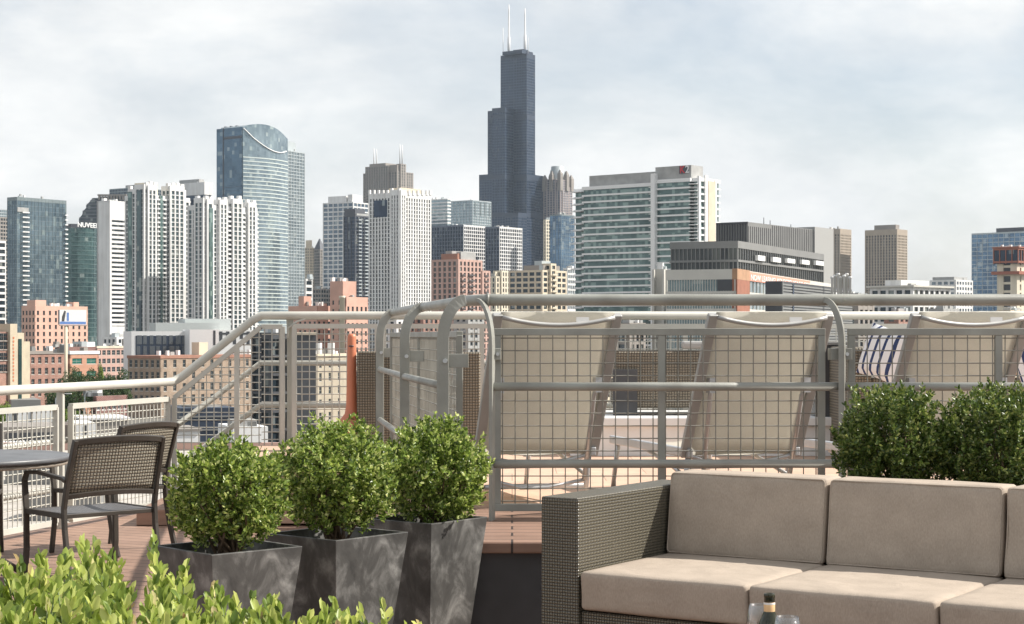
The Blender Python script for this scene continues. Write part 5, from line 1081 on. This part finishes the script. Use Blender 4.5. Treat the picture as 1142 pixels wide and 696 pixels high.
CW = .703
MB().box(-.165, 0, 0, .98, .05, .835).build('arm', m_wick, sf, .006); MB().box(3*CW+.01, 3*CW+.175, 0, .98, .05, .835).build('arm', m_wick, sf, .006)
MB().box(.002, 3*CW+.008, .02, .86, .05, .405).build('base', m_wick, sf, .006); MB().box(.002, 3*CW+.008, .862, .978, .05, .80).build('back', m_wick, sf, .006)
for x in (-.13, 1.05, 3*CW+.13):
    for y in (.05,.92): MB().box(x-.025, x+.025, y-.025, y+.025, 0, .05).build('foot', m_glossdark, sf)
for i in range(3):
    weld(rounded(.008+i*CW, CW*(i+1)+.001, -.005, .74, .412, .560, .019, .006).build('seat_cushion', m_cush, sf))
    weld(rounded(.010+i*CW, CW*(i+1)-.001, .678, .855, .556, .892, .018, .006, lean=.13).build('back_cushion', m_cush, sf))
    xa, xb = .016+i*CW, CW*(i+1)-.007; yy = lambda z: .679+.13*(z-.556); cs = []
    for cx_, cz_, a0 in ((xb-.016,.872,0),(xa+.016,.872,90),(xa+.016,.580,180),(xb-.016,.580,270)):
        for k in range(5): a = math.radians(a0+k*22.5); zz_ = cz_+.014*math.sin(a); cs.append((cx_+.014*math.cos(a), yy(zz_)+.002, zz_))
    MB().tube(cs, .0032, 6, closed=True).build('piping', m_cush, sf)
    mb = MB(); x0, x1 = .03+i*CW, CW*(i+1)-.025; mb.tube([(x0,.0,.541),((x0+x1)/2,-.003,.543),(x1,.0,.541)], .0035, 6); mb.build('piping', m_cush, sf)

# --- coffee table, bottle, glasses
t = thing('coffee_table', 'low wicker coffee table with a dark top, under the wine bottle and glasses', 'table', (.78,5.05,0), math.radians(-33)); MB().box(-.45,.45,-.28,.26,.06,.405).build('base', m_wick, t, .006); MB().box(-.46,.46,-.29,.27,.408,.43).build('top', m_glossdark, t, .003)
for x in (-.4,.4):
    for y in (-.24,.22): MB().box(x-.02,x+.02,y-.02,y+.02,0,.06).build('foot', m_glossdark, t)
m_bottle, N_, L_, P_b = newmat('bottle_glass'); P_b.inputs['Base Color'].default_value = (.02,.022,.008,1); P_b.inputs['Roughness'].default_value = .06; P_b.inputs['Specular IOR Level'].default_value = .6
t = thing('wine_bottle', 'dark green wine bottle with a gold neck band between two glasses', 'bottle', (.732,5.10,.43)); hb = .289
MB().lathe([(.033,0),(.0375,.006),(.0375,.175),(.035,.195),(.022,.222),(.0155,.24),(.0148,hb-.012),(.0158,hb-.011),(.0158,hb-.003),(.0145,hb),(.0095,hb),(.0095,hb-.02)], (0,0,0), 28, caps=False).build('glass_body', m_bottle, t)
MB().lathe([(.0155,hb-.066),(.0162,hb-.064),(.0162,hb-.026),(.0156,hb-.025)], (0,0,0), 28, caps=False).build('neck_foil', M('gold_foil', (.72,.47,.24), .4, .15, .05, 20), t)
MB().lathe([(.0163,hb-.031),(.0165,hb-.030),(.0165,hb-.0265),(.0163,hb-.0255)], (0,0,0), 28, caps=False).build('foil_edge', m_white, t)
MB().lathe([(.0378,.05),(.0380,.051),(.0380,.14),(.0378,.141)], (0,0,0), 28, caps=False).build('label', m_white, t)
m_glass, N_, L_, P_g = newmat('clear_glass'); P_g.inputs['Base Color'].default_value = (.9,.92,.92,1); P_g.inputs['Roughness'].default_value = .02
tr_ = N_.new('ShaderNodeBsdfTransparent'); tr_.inputs[0].default_value = (.97,.98,.98,1); lw = N_.new('ShaderNodeLayerWeight'); lw.inputs[0].default_value = .35; gs = N_.new('ShaderNodeBsdfGlossy'); gs.inputs['Roughness'].default_value = .03; mxg = N_.new('ShaderNodeMixShader')
L_.new(mth(N_, L_, 'ADD', mth(N_, L_, 'MULTIPLY', lw.outputs['Facing'], .55), .06), mxg.inputs[0]); L_.new(tr_.outputs[0], mxg.inputs[1]); L_.new(gs.outputs[0], mxg.inputs[2]); L_.new(mxg.outputs[0], N_['Material Output'].inputs[0])
def glass(label, loc):
    t = thing('wine_glass', label, 'wine glass', loc, 0, 'wine glasses'); hg = .24; o = [(.034,0),(.034,.002),(.008,.008),(.004,.02),(.004,.10),(.010,.112),(.030,.135),(.040,.165),(.0395,.195),(.0318,hg)]; i_ = [(.0306,hg),(.0383,.195),(.0388,.165),(.029,.138),(.008,.117),(.0005,.114)]
    MB().lathe(o+i_, (0,0,0), 40, caps=False).build('bowl', m_glass, t); return t
glass('empty wine glass left of the bottle, standing slightly farther back', (.722,5.215,.43)); glass('empty wine glass right of the bottle, standing nearer', (.766,4.99,.43))

# ---------------------------------------------------------------- the air between here and the skyline
hz = MB().box(-3400, 3400, -300, 4300, GZ-1.6, 620).build('haze', bpy.data.materials.new('haze_air'))
hm = hz.data.materials[0]; hm.use_nodes = True; nn = hm.node_tree.nodes; nn.clear(); ov = nn.new('ShaderNodeOutputMaterial'); pv = nn.new('ShaderNodeVolumePrincipled')
pv.inputs['Color'].default_value = (.74,.87,1,1); pv.inputs['Density'].default_value = .00004; pv.inputs['Anisotropy'].default_value = .2
hm.node_tree.links.new(pv.outputs[0], ov.inputs['Volume']); tag(hz, kind='stuff')
